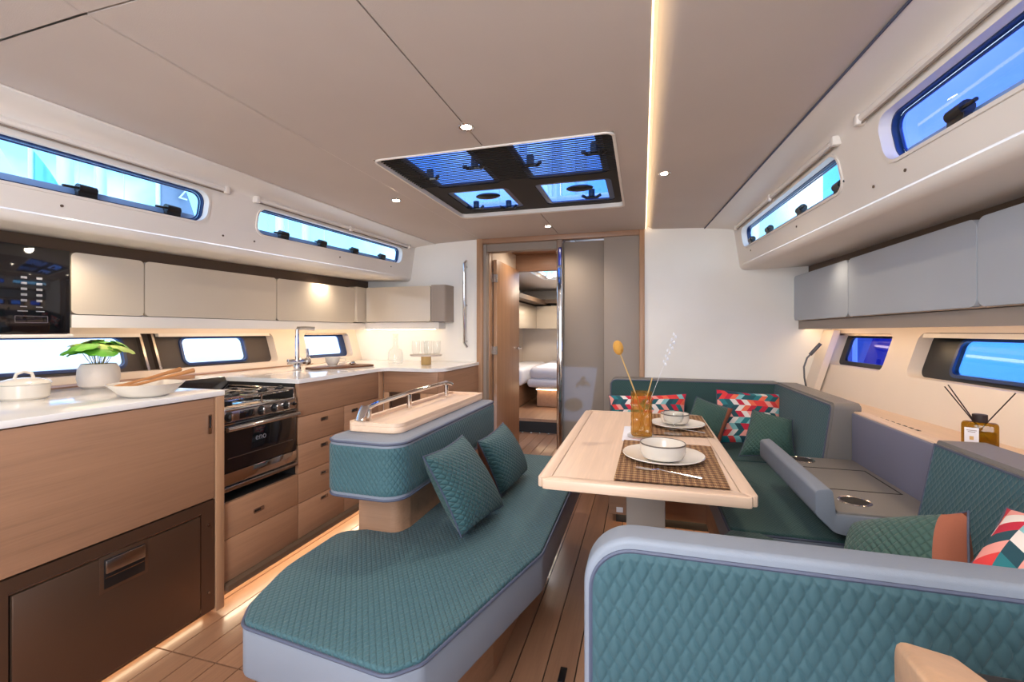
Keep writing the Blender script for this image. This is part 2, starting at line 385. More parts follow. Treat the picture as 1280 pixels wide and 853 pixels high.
# centre panels: two halves either side of the seam, cut around the hatch
for s_, (xa, xb) in ((-1, (-1.285, C - g2)), (1, (C + g2, .022))):
    for (ya, yb) in ((YA, .757), (.763, YB)):
        if yb < 1: with_hole(xa, xb, ya, yb)
        else:
            if s_ < 0: pts = [(xa, ya), (xb, ya), (xb, hy0), (hx0, hy0), (hx0, hy1), (xb, hy1), (xb, yb), (xa, yb)]
            else: pts = [(xb, ya), (xb, yb), (xa, yb), (xa, hy1), (hx1, hy1), (hx1, hy0), (xa, hy0), (xa, ya)]
            cpanel(pts, zc)
def ehalf(Y): return 1.225 - .155 * T(Y)
for side in (-1, 1):
    inn = .654 + (.002 if side < 0 else .016)
    for (ya, yb) in ((YA, .757), (.763, YB)):
        ys = [lerp(ya, yb, k / 6) for k in range(7)]
        g = G()
        def f(u, v, ya=ya, yb=yb):
            Y = lerp(ya, yb, u); h = lerp(inn, ehalf(Y), v); lift = .0 if side < 0 else .02 * max(0, 1 - v * 12)
            return Vector((sx(side, h), Y, ZC - .015 * v + lift + .001))
        g.grid(6, 24, f); g.build('ceiling_panel', 'ceil', ce)
G().box(-1.9, .62, YA, YB, 2.10, 2.13).build('deck_underside', 'dark', ce) if False else None
# the light slot along the starboard edge of the centre panel
G().box(.0225, .0265, YA, YB - .01, ZC - .001, ZC + .011).build('light_strip', 'slot', ce)
G().box(.02, .06, YA, YB, ZC + .022, ZC + .032).build('slot_back', 'gel', ce)
for xx in (-1.3,): G().box(xx, xx + .02, YA, YB, ZC + .02, ZC + .03).build('slot_back', 'ceil', ce)
# coachroof sides
WIN = [(.25, 1.655), (1.93, 3.33)]
BW = (.040, .195)
for side in (-1, 1):
    nm = 'left' if side < 0 else 'right'
    wr = sroot('wall_' + nm)
    f = face(side)
    holes = [rr(a, b, BW[0], BW[1], .055) for a, b in WIN]
    wc = sroot('trim_%d' % (7 if side < 0 else 8))
    G().mapped([(YA, .0), (YB, .0), (YB, .33 * VL(YB)), (YA, .33 * VL(YA))], holes, f, 0, .045).build('coachroof_side', 'gel', wc)
    G().mapped([(YA, -.18), (4.6, -.18), (4.6, .01), (YA, .01)], [], f, .035, .045).build('coachroof_top_edge', 'gel', wc)
    # curved strip from the ceiling edge down to the window face, and lip + soffit
    def top(u, v, side=side):
        Y = lerp(YA, YB, u); t = T(Y); A = (ehalf(Y), ZC - .018); B = (lerp(1.345, 1.26, t), lerp(1.885, 1.92, t)); Cc = (lerp(1.335, 1.245, t), ZC - .03)
        h = (1 - v) ** 2 * A[0] + 2 * v * (1 - v) * Cc[0] + v * v * B[0]; z = (1 - v) ** 2 * A[1] + 2 * v * (1 - v) * Cc[1] + v * v * B[1]
        return Vector((sx(side, h), Y, z))
    G().grid(10, 10, top).build('coaming', 'gel', wc)
    def lip(u, v, side=side):
        Y = lerp(YA, YB, u); p_ = face(1)(Y, .33 * VL(Y), 0); h0 = p_.x - C; z0 = p_.z; r = .042
        if v < .5: a = v * 2 * math.pi / 2; return Vector((sx(side, h0 + r * (1 - math.cos(a))), Y, z0 - r * math.sin(a) * .8))
        return Vector((sx(side, h0 + r + (v - .5) * 2 * (2.25 - h0)), Y, z0 - r * .8 + (v - .5) * 2 * .03))
    G().grid(10, 24, lip).build('soffit', 'gel', wc)
    # metal bead along the ceiling edge
    G().tube([Vector((sx(side, ehalf(Y) + .001), Y, ZC - .018)) for Y in (YA, 0, 1, 2, 3, YB)], .004, 6).build('edge_bead', 'pipe' if side > 0 else 'gel', wc)
    # hull lining with recessed openings
    h = hull(side)
    op = [rr(.3, 2.63, .99, 1.19, .03), rr(2.915, 3.42, .99, 1.19, .035)]
    if side > 0: op = [rr(.3, 2.63, .985, 1.195, .04), rr(2.83, 3.42, .99, 1.19, .035)]
    G().mapped([(YA, .5), (YB, .5), (YB, 1.74), (YA, 1.74)], op, h, 0, .06).build('hull_lining', 'cream', wr)
    # brown strip between cabinets and soffit
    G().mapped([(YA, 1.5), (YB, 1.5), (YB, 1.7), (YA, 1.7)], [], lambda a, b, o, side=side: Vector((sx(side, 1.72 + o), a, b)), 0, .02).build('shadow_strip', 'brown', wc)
    # fascia under the cabinets, with its light strip
    fm = 'gel' if side < 0 else 'taupe2'
    y0f = 1.305 if side < 0 else YA
    G().box(*sorted((sx(side, 1.66), sx(side, 1.70))), y0f, YB, 1.218, 1.272).build('cabinet_fascia', fm, wr)
    G().box(*sorted((sx(side, 1.70), sx(side, 2.08))), YA, YB, 1.262, 1.272).build('fascia_soffit', 'cream', wr)
    G().box(*sorted((sx(side, 1.705), sx(side, 1.72))), y0f, YB - .02, 1.222, 1.230).build('light_strip', 'warm', wr)
    # the small screw caps below the windows
    for yc in (1.12, 1.75, 1.93, 2.6, 3.2) if side < 0 else (1.58, 1.75, 2.42, 3.2):
        p = f(yc, .24, 0); G().cyl(p, p - Vector((side * .003, 0, 0)), .005, seg=10).build('screw_cap', 'brown', wc)
rf = sroot('trim_9')
G().mapped([(sx(-1, 1.345), YA), (sx(1, 1.345), YA), (sx(1, 1.29), 4.6), (sx(-1, 1.29), 4.6)], [[(hx0 - .005, hy0 - .01), (hx1 + .005, hy0 - .01), (hx1 + .005, hy1 + .005), (hx0 - .005, hy1 + .005)]], lambda a, b, o: Vector((a, b, 2.03 + o)), 0, .03).build('deck_panel', 'gel', rf)
# windows in the coachroof sides
wn_i = 0
def latch(parent, p, side, k=1.45):
    g = G(); p = Vector(p) + Vector((-side * .004, 0, .012))
    g.box(p.x - .010, p.x + .010, p.y - .022 * k, p.y + .022 * k, p.z - .018 * k, p.z - .004, .003)
    g.cyl(p + Vector((0, -.02 * k, .006)), p + Vector((0, .02 * k, .006)), .012 * k, seg=14)
    g.cyl(p + Vector((-side * .006, -.012, .006)), p + Vector((-side * .012, -.055 * k, .0)), .005, seg=8)
    return g.build('latch', 'black', parent)
LY = {(-1, 0): (.85, 1.195, 1.51), (-1, 1): (2.13, 2.44, 2.76, 3.09), (1, 0): (.9, 1.37), (1, 1): (2.0, 2.38, 2.85, 3.20)}
for side in (-1, 1):
    f = face(side)
    for k, (a, b) in enumerate(WIN):
        wn_i += 1; wroot = sroot('window_%d' % wn_i)
        o = rr(a, b, BW[0], BW[1], .055); i1 = inset(o, .005); i2 = inset(o, .014)
        G().mapped(inset(o, -.008), [inset(o, .002)], f, -.006, .0).build('rim', 'gel', wroot)
        G().mapped(inset(o, -.002), [i1], f, .028, .045).build('window_frame', 'bluefr', wroot)
        G().mapped(i1, [inset(o, .011)], f, .046, .052).build('sash_frame', 'sashl', wroot); G().mapped(inset(o, .0095), [i2], f, .042, .048).build('gasket', 'bluefr', wroot)
        G().mapped(rr(a + .02, b - .022, BW[1] - .036, BW[1] - .010, .012), [], f, .044, .050).build('lower_sash', 'sashl', wroot)
        G().mapped(inset(o, .012), [], f, .046, .050).build('pane', 'glassd' if (side > 0 and k == 0) else 'glassw', wroot)
        for y in LY[(side, k)]: latch(wroot, f(y, BW[1] - .016, .018), side)
        # blind cassette along the top
        q0, q1 = a - .03 - (0.2 if k == 0 else 0), b + .07
        bl = [f(lerp(q0, q1, s / 8), .004, -.008) for s in range(9)]
        g = G(); g.tube(bl, .0125, 8); br = g.build('blind_rail', 'gel', wroot)
        G().tube([p + Vector((side * .0, 0, -.016)) for p in bl], .0035, 6).build('blind_cord', 'taupe', wroot)
        for p in (bl[4], bl[-1]) + ((bl[0],) if k else ()):
            G().box(p.x - .016, p.x + .016, p.y - .014, p.y + .014, p.z - .020, p.z + .014, .005).build('blind_bracket', 'gel', wroot)
# hull windows
for side in (-1, 1):
    h = hull(side)
    ya, za, zb = .3, .99, 1.19
    wn_i += 1; wroot = sroot('window_%d' % wn_i)
    P1 = rr(.45, 1.72, 1.02, 1.165, .03); P2 = rr(2.03, 2.43, 1.015, 1.158, .03)
    G().mapped(rr(.28, 2.65, .97, 1.21, .03), [P1, P2], h, .06, .075).build('window_frame', 'shade' if side < 0 else 'black', wroot)
    for P in (P1, P2):
        G().mapped(inset(P, -.014), [P], h, .05, .062).build('sash_frame', 'bluefr', wroot)
        G().mapped(inset(P, -.004), [], h, .066, .070).build('pane', 'glassc' if side < 0 else 'glassr', wroot)
    for y in (1.80, 1.86): G().mapped([(y, .985), (y + .012, .985), (y + .004, 1.195), (y - .008, 1.195)], [], h, .02, .05).build('mullion', 'steel', wroot)
    for (c0, c1) in ((.35, 1.79), (1.88, 2.61)): G().mapped([(c0, 1.172), (c1, 1.172), (c1, 1.192), (c0, 1.192)], [], h, .004, .03).build('blind_cassette', 'gel', wroot)
    wn_i += 1; wroot = sroot('window_%d' % wn_i)
    b0 = 2.915 if side < 0 else 2.83
    P3 = rr(b0 + .045, 3.36, 1.015, 1.162, .025)
    G().mapped(rr(b0 - .02, 3.44, .97, 1.21, .03), [P3], h, .06, .075).build('window_frame', 'bluefr' if side < 0 else 'black', wroot)
    G().mapped(inset(P3, -.004), [], h, .066, .070).build('pane', 'glassc' if side < 0 else 'glassd', wroot)
    G().mapped([(b0 + .01, 1.176), (3.4, 1.176), (3.4, 1.19), (b0 + .01, 1.19)], [], h, .004, .03).build('blind_cassette', 'steel', wroot)
# deck hatch with four panes
wn_i += 1; hw = sroot('window_%d' % wn_i)
R0 = [(hx0, hy0), (hx1, hy0), (hx1, hy1), (hx0, hy1)]
def flat(z): return lambda a, b, o: Vector((a, b, z + o))
Ro = rr(hx0 - .004, hx1 + .004, hy0 - .004, hy1 + .004, .04); Ri = rr(hx0 + .006, hx1 - .008, hy0 + .004, hy1 - .026, .03)
G().mapped(Ro, [Ri], flat(ZC - .006), 0, .08).build('hatch_surround', 'gel', hw)
xm, ym = C, 2.30
cells = [(hx0 + .09, xm - .075, hy0 + .0, ym - .035), (xm + .075, hx1 - .05, hy0 + .0, ym - .035), (hx0 + .09, xm - .075, ym + .045, hy1 - .085), (xm + .075, hx1 - .05, ym + .045, hy1 - .085)]
cells = [rr(a, b, c, d, .04) for a, b, c, d in cells]
G().mapped(rr(hx0 - .03, hx1 + .03, hy0 - .04, hy1 + .03, .03), cells, flat(ZC + .018), 0, .014).build('hatch_frame', 'dark', hw)
for cpt in cells:
    G().mapped(inset(cpt, -.002), [inset(cpt, .03)], flat(ZC + .022), 0, .006).build('sash_frame', 'bluefr', hw)
    G().mapped(inset(cpt, .02), [], flat(ZC + .027), 0, .004).build('pane', 'glassh', hw)
def knob(x, y, long=True):
    g = G(); z = ZC + .022
    g.cyl((x, y, z - .01), (x, y, z + .03), .018, seg=14)
    g.tube([(x - .05, y - .02, z - .008), (x - .03, y + .008, z - .012), (x, y, z - .014), (x + .03, y + .01, z - .012), (x + .05, y - .015, z - .008)], .009, 8)
    return g.build('latch', 'black', hw)
for x, y in ((-1.03, 2.08), (-.76, 2.0), (-.50, 2.04), (-.20, 1.98), (-1.0, 2.66), (-.80, 2.70), (-.28, 2.62)): knob(x, y)
for x in (-.86, -.33): G().ball((x, 2.48, ZC + .022), .075, (1, .55, .20)).build('vent_cap', 'black', hw)
g = G()
for k in range(22): g.box(hx0 + .01, hx1 - .01, hy0 + .01 + k * .0205, hy0 + .0145 + k * .0205, ZC + .008, ZC + .012)
o = g.build('pleated_screen', 'dark', hw); o['kind'] = 'stuff'
# bulkhead (far wall) with the opening of the sliding door
wf = sroot('wall_far')
DX0, DX1, DZ = -1.318, .010, 1.955
G().mapped([(2 * C - 1.04, .0), (DX0, .0), (DX0, 2.03), (2 * C - .64, 2.03), (2 * C - .70, 1.69), (2 * C - 1.40, 1.69), (2 * C - 1.04, .5)], [], lambda a, b, o: Vector((a, YB + o, b)), 0, .04).build('bulkhead_panel', 'wallw', wf)
G().mapped([(DX1, .0), (1.04, .0), (1.04, .5), (1.40, 1.69), (.70, 1.69), (.64, 2.03), (DX1, 2.03)], [], lambda a, b, o: Vector((a, YB + o, b)), 0, .04).build('bulkhead_panel', 'wallw', wf)
G().box(DX0, DX0 + .05, YB - .012, YB + .06, 0, ZC + .01, .004).build('post', 'oakz', wf)
G().box(DX1 - .032, DX1 + .006, YB - .012, YB + .06, 0, ZC + .01, .004).build('post', 'oakz', wf)
G().box(DX0 + .05, DX1 - .032, YB - .012, YB + .06, 1.925, ZC + .01, .004).build('lintel', 'oakx', wf)
G().box(DX0 + .05, DX0 + .075, YB + .02, YB + .12, 0, 1.925).build('jamb', 'taupe2', wf)
G().box(DX0 + .05, -.60, YB + .03, YB + .12, 1.865, 1.925).build('lintel_cover', 'taupe', wf)
G().box(-.282, DX1 - .032, YB + .0, YB + .03, 0, 1.925, .003).build('side_panel', 'taupe2', wf)
# sliding door leaf with a polished leading edge
d1 = sroot('door_1')
G().box(-.60, -.27, YB + .035, YB + .065, .01, 1.91, .003).build('door_panel', 'taupe', d1)
G().box(-.648, -.600, YB - .02, YB + .075, .01, 1.93, .012, 3).build('edge_strip', 'chrome', d1)
G().box(-.632, -.608, YB - .024, YB - .018, 1.72, 1.86, .002).build('lock_plate', 'navy', d1)
# inner frame and open wooden door
wi = sroot('trim_1')
G().box(-1.285, -1.235, 3.60, 3.68, 0, 1.90, .003).build('door_post', 'oakz', wi)
G().box(-1.285, -.55, 4.44, 4.52, 1.815, 1.98, .003).build('door_lintel', 'oakx', wi)
G().box(-.66, -.60, 4.44, 4.50, 0, 1.95, .003).build('door_post', 'oakz', wi)
G().box(-1.30, -1.24, 3.64, 4.5, 0, 1.98).build('corridor_side', 'cream', wi)
G().box(-.60, -.56, 3.64, 4.5, 0, 1.98).build('corridor_side', 'cream', wi)
G().box(-1.3, -.56, 3.56, 4.5, 1.98, 2.0).build('corridor_ceiling', 'oakx', wi)
d2 = sroot('door_2')
G().box(-1.232, -1.20, 3.69, 4.425, .012, 1.82, .003).build('door_panel', 'oakz', d2)
g = G(); g.cyl((-1.20, 4.35, 1.04), (-1.165, 4.35, 1.04), .012); g.cyl((-1.165, 4.35, 1.04), (-1.165, 4.25, 1.04), .009); g.build('handle', 'chrome', d2)
for z in (1.66, 1.04): G().box(-1.236, -1.195, 3.675, 3.70, z - .035, z + .035).build('hinge', 'steel', d2)
# aft bulkhead behind the camera, open at the companionway
wnr = sroot('wall_near')
for (a, b, c, d) in ((-2.75, -.9, 0, 2.1), (0.0, 1.6, 0, 2.1), (-.9, 0, 0, .7)): G().box(a, b, YA - .04, YA, c, d).build('bulkhead_panel', 'wallw', wnr)
# ================================================================ FORWARD CABIN (seen through the door)
fc = sroot('wall_forward')
G().box(-2.1, .3, 7.6, 7.65, -.1, 1.93).build('end_wall', 'cream', fc)
G().box(-3.4, .3, 4.52, 7.6, 1.88, 1.90).build('cabin_ceiling', 'gel', fc) if False else None
cx0, cx1, cy0, cy1 = -1.27, -.72, 5.0, 6.0
G().mapped([(-2.1, 4.52), (.3, 4.52), (.3, 7.6), (-2.1, 7.6)], [rr(cx0, cx1, cy0, cy1, .04)], flat(1.90), 0, .03).build('cabin_ceiling', 'gel', fc)
G().mapped(rr(cx0 - .02, cx1 + .02, cy0 - .02, cy1 + .02, .04), [rr(cx0 + .05, cx1 - .05, cy0 + .05, cy1 - .05, .04)], flat(1.93), 0, .04).build('hatch_frame', 'gel', fc)
G().mapped(rr(cx0, cx1, cy0, cy1, .04), [], flat(1.98), 0, .01).build('pane', 'glassw', fc)
G().box(-2.05, -2.0, 4.52, 7.6, 0, 2.0).build('cabin_side', 'cream', fc)
G().box(.2, .25, 4.52, 7.6, 0, 2.0).build('cabin_side', 'cream', fc)
G().box(-2.1, .3, 5.25, 7.6, .13, .162).build('cabin_sole', 'oak', fc)
G().box(-1.9, .2, 5.25, 5.27, 0, .13).build('step_riser', 'dark', fc)
G().box(-2.0, -1.66, 5.4, 7.6, 1.25, 1.62, .01).build('cabin_locker', 'glossb', fc)
G().box(-2.0, -1.5, 5.4, 7.6, 1.64, 1.70).build('cabin_shelf', 'brown', fc)
G().box(-2.0, .2, 7.2, 7.6, 1.25, 1.62, .01).build('cabin_locker', 'glossb', fc)
G().box(-2.0, .2, 7.1, 7.6, 1.66, 1.72).build('cabin_shelf', 'brown', fc)
G().box(-2.0, -1.99, 5.9, 6.7, .95, 1.2, .01).build('cabin_window', 'black', fc)
t = thing('bed', 'double berth with pale grey bedding in the forward cabin, seen through the doorway', 'bed', (-1.1, 6.6, .162))
G().box(-1.40, .05, 6.10, 7.55, .172, .42).build('bed_base', 'oak', t)
G().box(-1.52, .1, 5.98, 7.55, .44, .56, .05, 3).build('mattress', 'bed', t)
G().box(-1.50, .1, 6.0, 7.55, .54, .72, .08, 4).build('duvet', 'bed', t)
t2 = thing('bed_side_seat', 'second berth corner with white bedding left of the double berth', 'bed', (-1.8, 6.6, .162))
G().box(-1.98, -1.62, 5.95, 7.5, .172, .45).build('seat_base', 'oak', t2)
G().box(-1.98, -1.56, 5.9, 7.5, .46, .70, .06, 4).build('mattress', 'napkin', t2)
G().box(-1.4, .0, 6.05, 6.07, .405, .415).build('light_strip', 'warm', t)
light('cabin_light', 'AREA', (-1.1, 6.2, 1.86), (0, 0, 0), 10, (1, .84, .66), shape='DISK', size=.5)
o = G().cyl((-1.13, 5.63, 1.885), (-1.13, 5.63, 1.899), .03).build('ceiling_spotlight', 'lamp'); tag(o, 'small recessed spotlight in the forward cabin ceiling beyond the doorway', 'light', 'recessed spotlights')
o = G().cyl((-1.28, 7.1, 1.12), (-1.28, 7.2, 1.14), .03, seg=12).build('reading_lamp', 'steel'); tag(o, 'small steel reading lamp on the far wall of the forward cabin', 'lamp')
light('corridor_light', 'AREA', (-.95, 4.0, 1.96), (0, 0, 0), 1.6, (1, .84, .66), shape='DISK', size=.2)
# ================================================================ SPOTLIGHTS
def spot(x, y, z, label, power=3.2):
    t = thing('ceiling_spotlight', label, 'light', (x, y, z), 'recessed spotlights')
    G().lathe([(.019, -.001), (.028, -.003), (.030, 0), (.028, .004)], (x, y, z)).build('bezel', 'chrome', t)
    G().cyl((x, y, z - .0015), (x, y, z + .006), .019).build('lamp_lens', 'lamp', t)
    l = light('spot_light', 'SPOT', (x, y, z - .012), (0, 0, 0), power * 3.2, (1, .85, .66), spot_size=R(150), spot_blend=.8, shadow_soft_size=.02)
spot(-.632, 1.575, ZC, 'warm recessed spotlight on the ceiling seam just aft of the roof hatch')
spot(-1.372, 2.331, ZC - .003, 'warm recessed spotlight in the ceiling left of the roof hatch')
spot(-.657, 3.218, ZC, 'warm recessed spotlight between the roof hatch and the door lintel')
spot(.104, 2.302, ZC, 'warm recessed spotlight in the ceiling right of the long light slot')
spot(-1.35, .35, ZC, 'warm recessed spotlight in the ceiling behind the camera on the left')
spot(.20, .2, ZC, 'warm recessed spotlight in the ceiling behind the camera on the right')
spot(-2.168, 1.224, 1.594, 'warm recessed spotlight in the soffit above the microwave', 1.6)
spot(-2.235, 2.82, 1.631, 'warm recessed spotlight in the soffit above the far galley wall cabinet', 1.6)
spot(.90, 2.748, 1.631, 'warm recessed spotlight in the soffit above the right-hand wall cabinets', .5)
spot(.90, 1.0, 1.588, 'warm recessed spotlight in the right-hand soffit near the camera', .6)
# ================================================================ WALL CABINETS
def pane_door(parent, x0, x1, y0, y1, z0, z1a, z1b, axis, mat, r=.03, r0=None):
    """door leaf standing on plane x (axis 'x') with rounded corners; z1a/z1b the top heights at the two ends"""
    if axis == 'x':
        def f(a, b, o): return Vector((lerp(x0, x1, o), a, z0 + (b / .3) * (lerp(z1a, z1b, (a - y0) / (y1 - y0)) - z0)))
        P = rr(y0, y1, 0, .3, r)
    G().mapped(P, [], f, 0, 1).build('door', mat, parent)
CG1 = 'beige gloss wall cabinets over the galley'; CG2 = 'grey-white wall cabinets over the sofa'
XL = -2.29
ztop = lambda y: lerp(1.530, 1.562, (y - 1) / 2.3)
for (ya, yb, lab) in ((1.303, 1.588, 'narrow beige gloss wall cabinet next to the microwave'), (1.594, 2.403, 'wide beige gloss wall cabinet, middle of the galley row'), (2.409, 3.235, 'beige gloss wall cabinet at the far end of the galley side, over the tap')):
    t = thing('wall_cabinet', lab, 'cabinet', (XL - .1, (ya + yb) / 2, 1.27))
    G().box(XL - .36, XL - .022, ya, yb, 1.275, ztop(ya) - .01).build('body', 'gel', t)
    pane_door(t, XL, XL - .02, ya, yb, 1.275, ztop(ya), ztop(yb), 'x', 'glossb', .022)
t = thing('corner_cabinet', 'beige gloss wall cabinet on the bulkhead over the carafe, with rounded end', 'cabinet', (-1.9, 3.44, 1.27))
G().box(-2.27, -1.565, 3.375, YB - .002, 1.282, 1.578, .004).build('body', 'glossb', t)
G().mapped(rr(-2.262, -1.66, 1.286, 1.574, .018), [], lambda a, b, o: Vector((a, 3.355 + o, b)), 0, .018).build('door', 'glossb', t)
G().prism(fillet([(-1.655, 3.357), (-1.535, 3.357), (-1.525, 3.40), (-1.525, YB - .002), (-1.655, YB - .002)], [0, .02, 0, 0, 0], 5), 1.282, 1.582).build('end_panel', 'taupe2', t)
G().box(-2.36, -2.268, 3.238, YB - .002, 1.28, 1.575, .006).build('corner_filler', 'glossb', t)
G().box(-2.35, -1.60, 3.39, YB - .002, 1.225, 1.278).build('fascia', 'gel', t)
G().box(-2.30, -1.65, 3.42, 3.43, 1.216, 1.224).build('light_strip', 'warm', t)
XR = 1.0
ztr = lambda y: lerp(1.545, 1.575, (y - 1) / 2.3)
for (ya, yb, lab) in ((2.672, YB - .004, 'grey-white wall cabinet against the far bulkhead, right side'), (1.755, 2.666, 'wide grey-white wall cabinet, middle of the right-hand row'), (.5, 1.749, 'grey-white wall cabinet nearest the camera on the right')):
    t = thing('wall_cabinet', lab, 'cabinet', (XR + .1, (ya + yb) / 2, 1.27))
    G().box(XR + .022, XR + .36, ya, yb, 1.275, ztr(ya) - .01).build('body', 'light', t)
    pane_door(t, XR, XR + .02, ya, yb, 1.278, ztr(ya), ztr(yb), 'x', 'greyw', .03)
# microwave
t = thing('microwave', 'black glass built-in microwave left of the galley wall cabinets', 'microwave', (XL - .1, .95, 1.19))
G().box(XL - .38, XL - .012, .45, 1.296, 1.185, 1.525).build('body', 'black', t)
G().box(XL - .010, XL + .006, .45, 1.052, 1.192, 1.530, .003).build('door', 'bglass', t)
G().box(XL - .010, XL + .006, 1.058, 1.296, 1.192, 1.535, .003).build('control_panel', 'bglass', t)
G().box(XL - .008, XL + .009, 1.052, 1.058, 1.195, 1.530).build('trim_strip', 'steel', t)
G().box(XL - .36, XL + .012, .40, 1.305, 1.176, 1.190, .003).build('shelf', 'gel', t)
for r_ in range(5):
    for c_ in range(2):
        y = 1.14 + c_ * .046; z = 1.405 - r_ * .022
        G().box(XL + .006, XL + .0075, y, y + .018, z, z + .009).build('button', 'print', t)
for (y, z, wd) in ((1.138, 1.295, .02), (1.185, 1.295, .02), (1.13, 1.278, .03), (1.185, 1.278, .026)): G().box(XL + .006, XL + .0072, y, y + wd, z, z + .004).build('print_mark', 'print', t)
g = G(); g.mapped(rr(1.122, 1.222, 1.235, 1.262, .002), [rr(1.124, 1.220, 1.237, 1.260, .002)], lambda a, b, o: Vector((XL + .006 + o, a, b)), 0, .001); g.build('display_frame', 'steel', t)
# ================================================================ GALLEY
XF = -1.743; ZT = .95; ZU = .927
def handle(parent, x, y, z, along='y', ln=.06, mat='chrome'):
    if along == 'y': G().mapped(rr(y - ln / 2, y + ln / 2, z - .010, z + .010, .004, 2), [rr(y - ln / 2 + .004, y + ln / 2 - .02, z - .005, z + .005, .002, 2)], lambda a, b, o: Vector((x + o, a, b)), 0, .004).build('handle', mat, parent)
    else: G().mapped(rr(y - .008, y + .008, z - .04, z + .04, .004, 2), [rr(y - .004, y + .004, z - .015, z + .034, .002, 2)], lambda a, b, o: Vector((x + o, a, b)), 0, .004).build('handle', mat, parent)
    if along == 'y': G().box(x + .0005, x + .0015, y - ln / 2 + .003, y + ln / 2 - .019, z - .006, z + .006).build('handle_recess', 'black', parent)
    else: G().box(x + .0005, x + .0015, y - .005, y + .005, z - .016, z + .035).build('handle_recess', 'black', parent)
# near cabinet with the fridge
t = thing('galley_cabinet', 'oak galley cabinet with tall lift-up front at the lower left, above the fridge', 'cabinet', (-2.1, .9, 0))
G().box(-2.42, -1.75, .2, 1.49, .50, ZU).build('body', 'oak', t)
G().box(-1.75, -1.727, .2, 1.478, .503, ZU - .004, .002).build('door', 'oak', t)
G().box(-2.42, -1.722, 1.482, 1.522, .02, ZU, .004).build('end_panel', 'oakz', t)
handle(t, -1.727, 1.455, .816, 'z')
t = thing('drawer_fridge', 'bronze steel drawer fridge with a recessed latch under the near galley worktop', 'fridge', (-2.1, .9, .03))
G().box(-2.40, -1.76, .82, 1.478, .045, .495).build('body', 'black', t)
Pf = [(.815, .038), (1.478, .038), (1.478, .497), (.815, .497)]; Pd = [(.835, .045), (1.418, .045), (1.418, .455), (.835, .455)]
mx_ = lambda x: (lambda a, b, o: Vector((x + o, a, b)))
G().mapped(Pf, [Pd], mx_(-1.745), 0, .018).build('frame', 'bronze', t)
G().box(-1.745, -1.722, .841, 1.412, .050, .447, .003).build('drawer_front', 'bronze', t)
G().box(-1.728, -1.7245, .835, 1.418, .451, .456).build('trim_strip', 'steel', t)
G().box(-1.722, -1.7205, 1.055, 1.207, .330, .452, .001).build('latch_surround', 'bronze', t)
G().box(-1.7215, -1.718, 1.068, 1.196, .342, .440, .001).build('latch_recess', 'black', t)
G().box(-1.719, -1.712, 1.070, 1.194, .392, .437, .003).build('latch_flap', 'steel', t)
G().box(-1.7185, -1.716, 1.07, 1.194, .376, .380).build('latch_bar', 'steel', t)
for z in (.12, .40): G().cyl((-1.727, 1.45, z), (-1.722, 1.45, z), .005, seg=12).build('screw', 'steel', t)
# worktops
o = G().prism(fillet([(-2.45, .15), (-1.722, .15), (-1.722, 1.53), (-2.45, 1.53)], [0, 0, .012, 0], 4), ZU, ZT, .003, 2).build('countertop', 'corian')
tag(o, 'glossy white worktop at the lower left carrying the lidded pot and the bowl', 'countertop')
Pc = fillet([(-2.45, 1.974), (-1.735, 1.974), (-1.735, 2.78), (-1.37, 2.78), (-1.295, 2.86), (-1.295, YB - .004), (-2.45, YB - .004)], [0, .01, .06, .06, .06, 0, 0], 6)
tct = thing('countertop', 'L-shaped white worktop with the sink, along the far galley and bulkhead', 'countertop', (-1.9, 2.7, ZU))
Ps = rr(-2.10, -1.80, 2.08, 2.52, .06)
G().mapped(Pc, [Ps], flat(0), ZU, ZT).build('slab', 'corian', tct)
G().mapped(inset(Ps, -.004), [inset(Ps, .004)], flat(0), .80, ZU + .002).build('sink_basin', 'steel', tct)
G().mapped(Ps, [], flat(0), .79, .80).build('sink_bottom', 'steel', tct)
G().mapped(inset(Ps, -.001), [], flat(0), ZT - .006, ZT - .001).build('sink_cover', 'corian', tct)
o = G().prism([(-2.45, 1.0), (-2.45, YB - .004), (-2.40, YB - .004), (-2.40, 1.0)][::-1], .90, .92).build('x', 'oak') if False else None
o = G().box(-2.60, -2.452, .15, YB - .01, .925, .957, .003).build('trim_2', 'oak'); struct(o)
# far drawers
t = thing('drawer_cabinet', 'oak galley unit with a stack of drawers to the right of the oven', 'cabinet', (-2.1, 2.3, .1))
G().box(-2.42, -1.768, 1.978, 2.76, .115, ZU).build('body', 'dark', t)
def dfront(parent, y0, y1, z0, z1, hy=None, hz=None, name='drawer'):
    o = G().box(-1.765, XF, y0 + .0015, y1 - .0015, z0 + .0015, z1 - .0015, .0015).build(name, 'oak', parent)
    if hy is not None: handle(o, XF, hy, hz)
    return o
dfront(t, 1.978, 2.735, .748, ZU)
for (za, zb, hz) in ((.600, .748, .706), (.447, .600, .560), (.290, .447, .402), (.105, .290, .262)): dfront(t, 1.978, 2.358, za, zb, 2.177, hz)
dfront(t, 2.360, 2.735, .105, .748, 2.46, .708, 'door')
G().box(-1.80, XF + .0, 2.736, 2.794, .105, ZU - .002, .001).build('corner_post', 'oakz', t)
t = thing('drawer_cabinet', 'low oak unit of two wide drawers directly under the oven', 'cabinet', (-2.1, 1.75, .1))
G().box(-2.42, -1.768, 1.525, 1.975, .115, .447).build('body', 'dark', t)
dfront(t, 1.525, 1.975, .292, .449, 1.72, .361); dfront(t, 1.525, 1.975, .105, .292)
t = thing('return_cabinet', 'oak cabinet under the worktop against the bulkhead, with a bronze-framed locker door', 'cabinet', (-1.55, 3.1, .1))
G().box(-1.73, -1.325, 2.815, YB - .015, .10, ZU).build('body', 'oakx', t)
G().box(-1.742, -1.33, 2.795, 2.813, .78, ZU - .003, .002).build('upper_front', 'oakx', t)
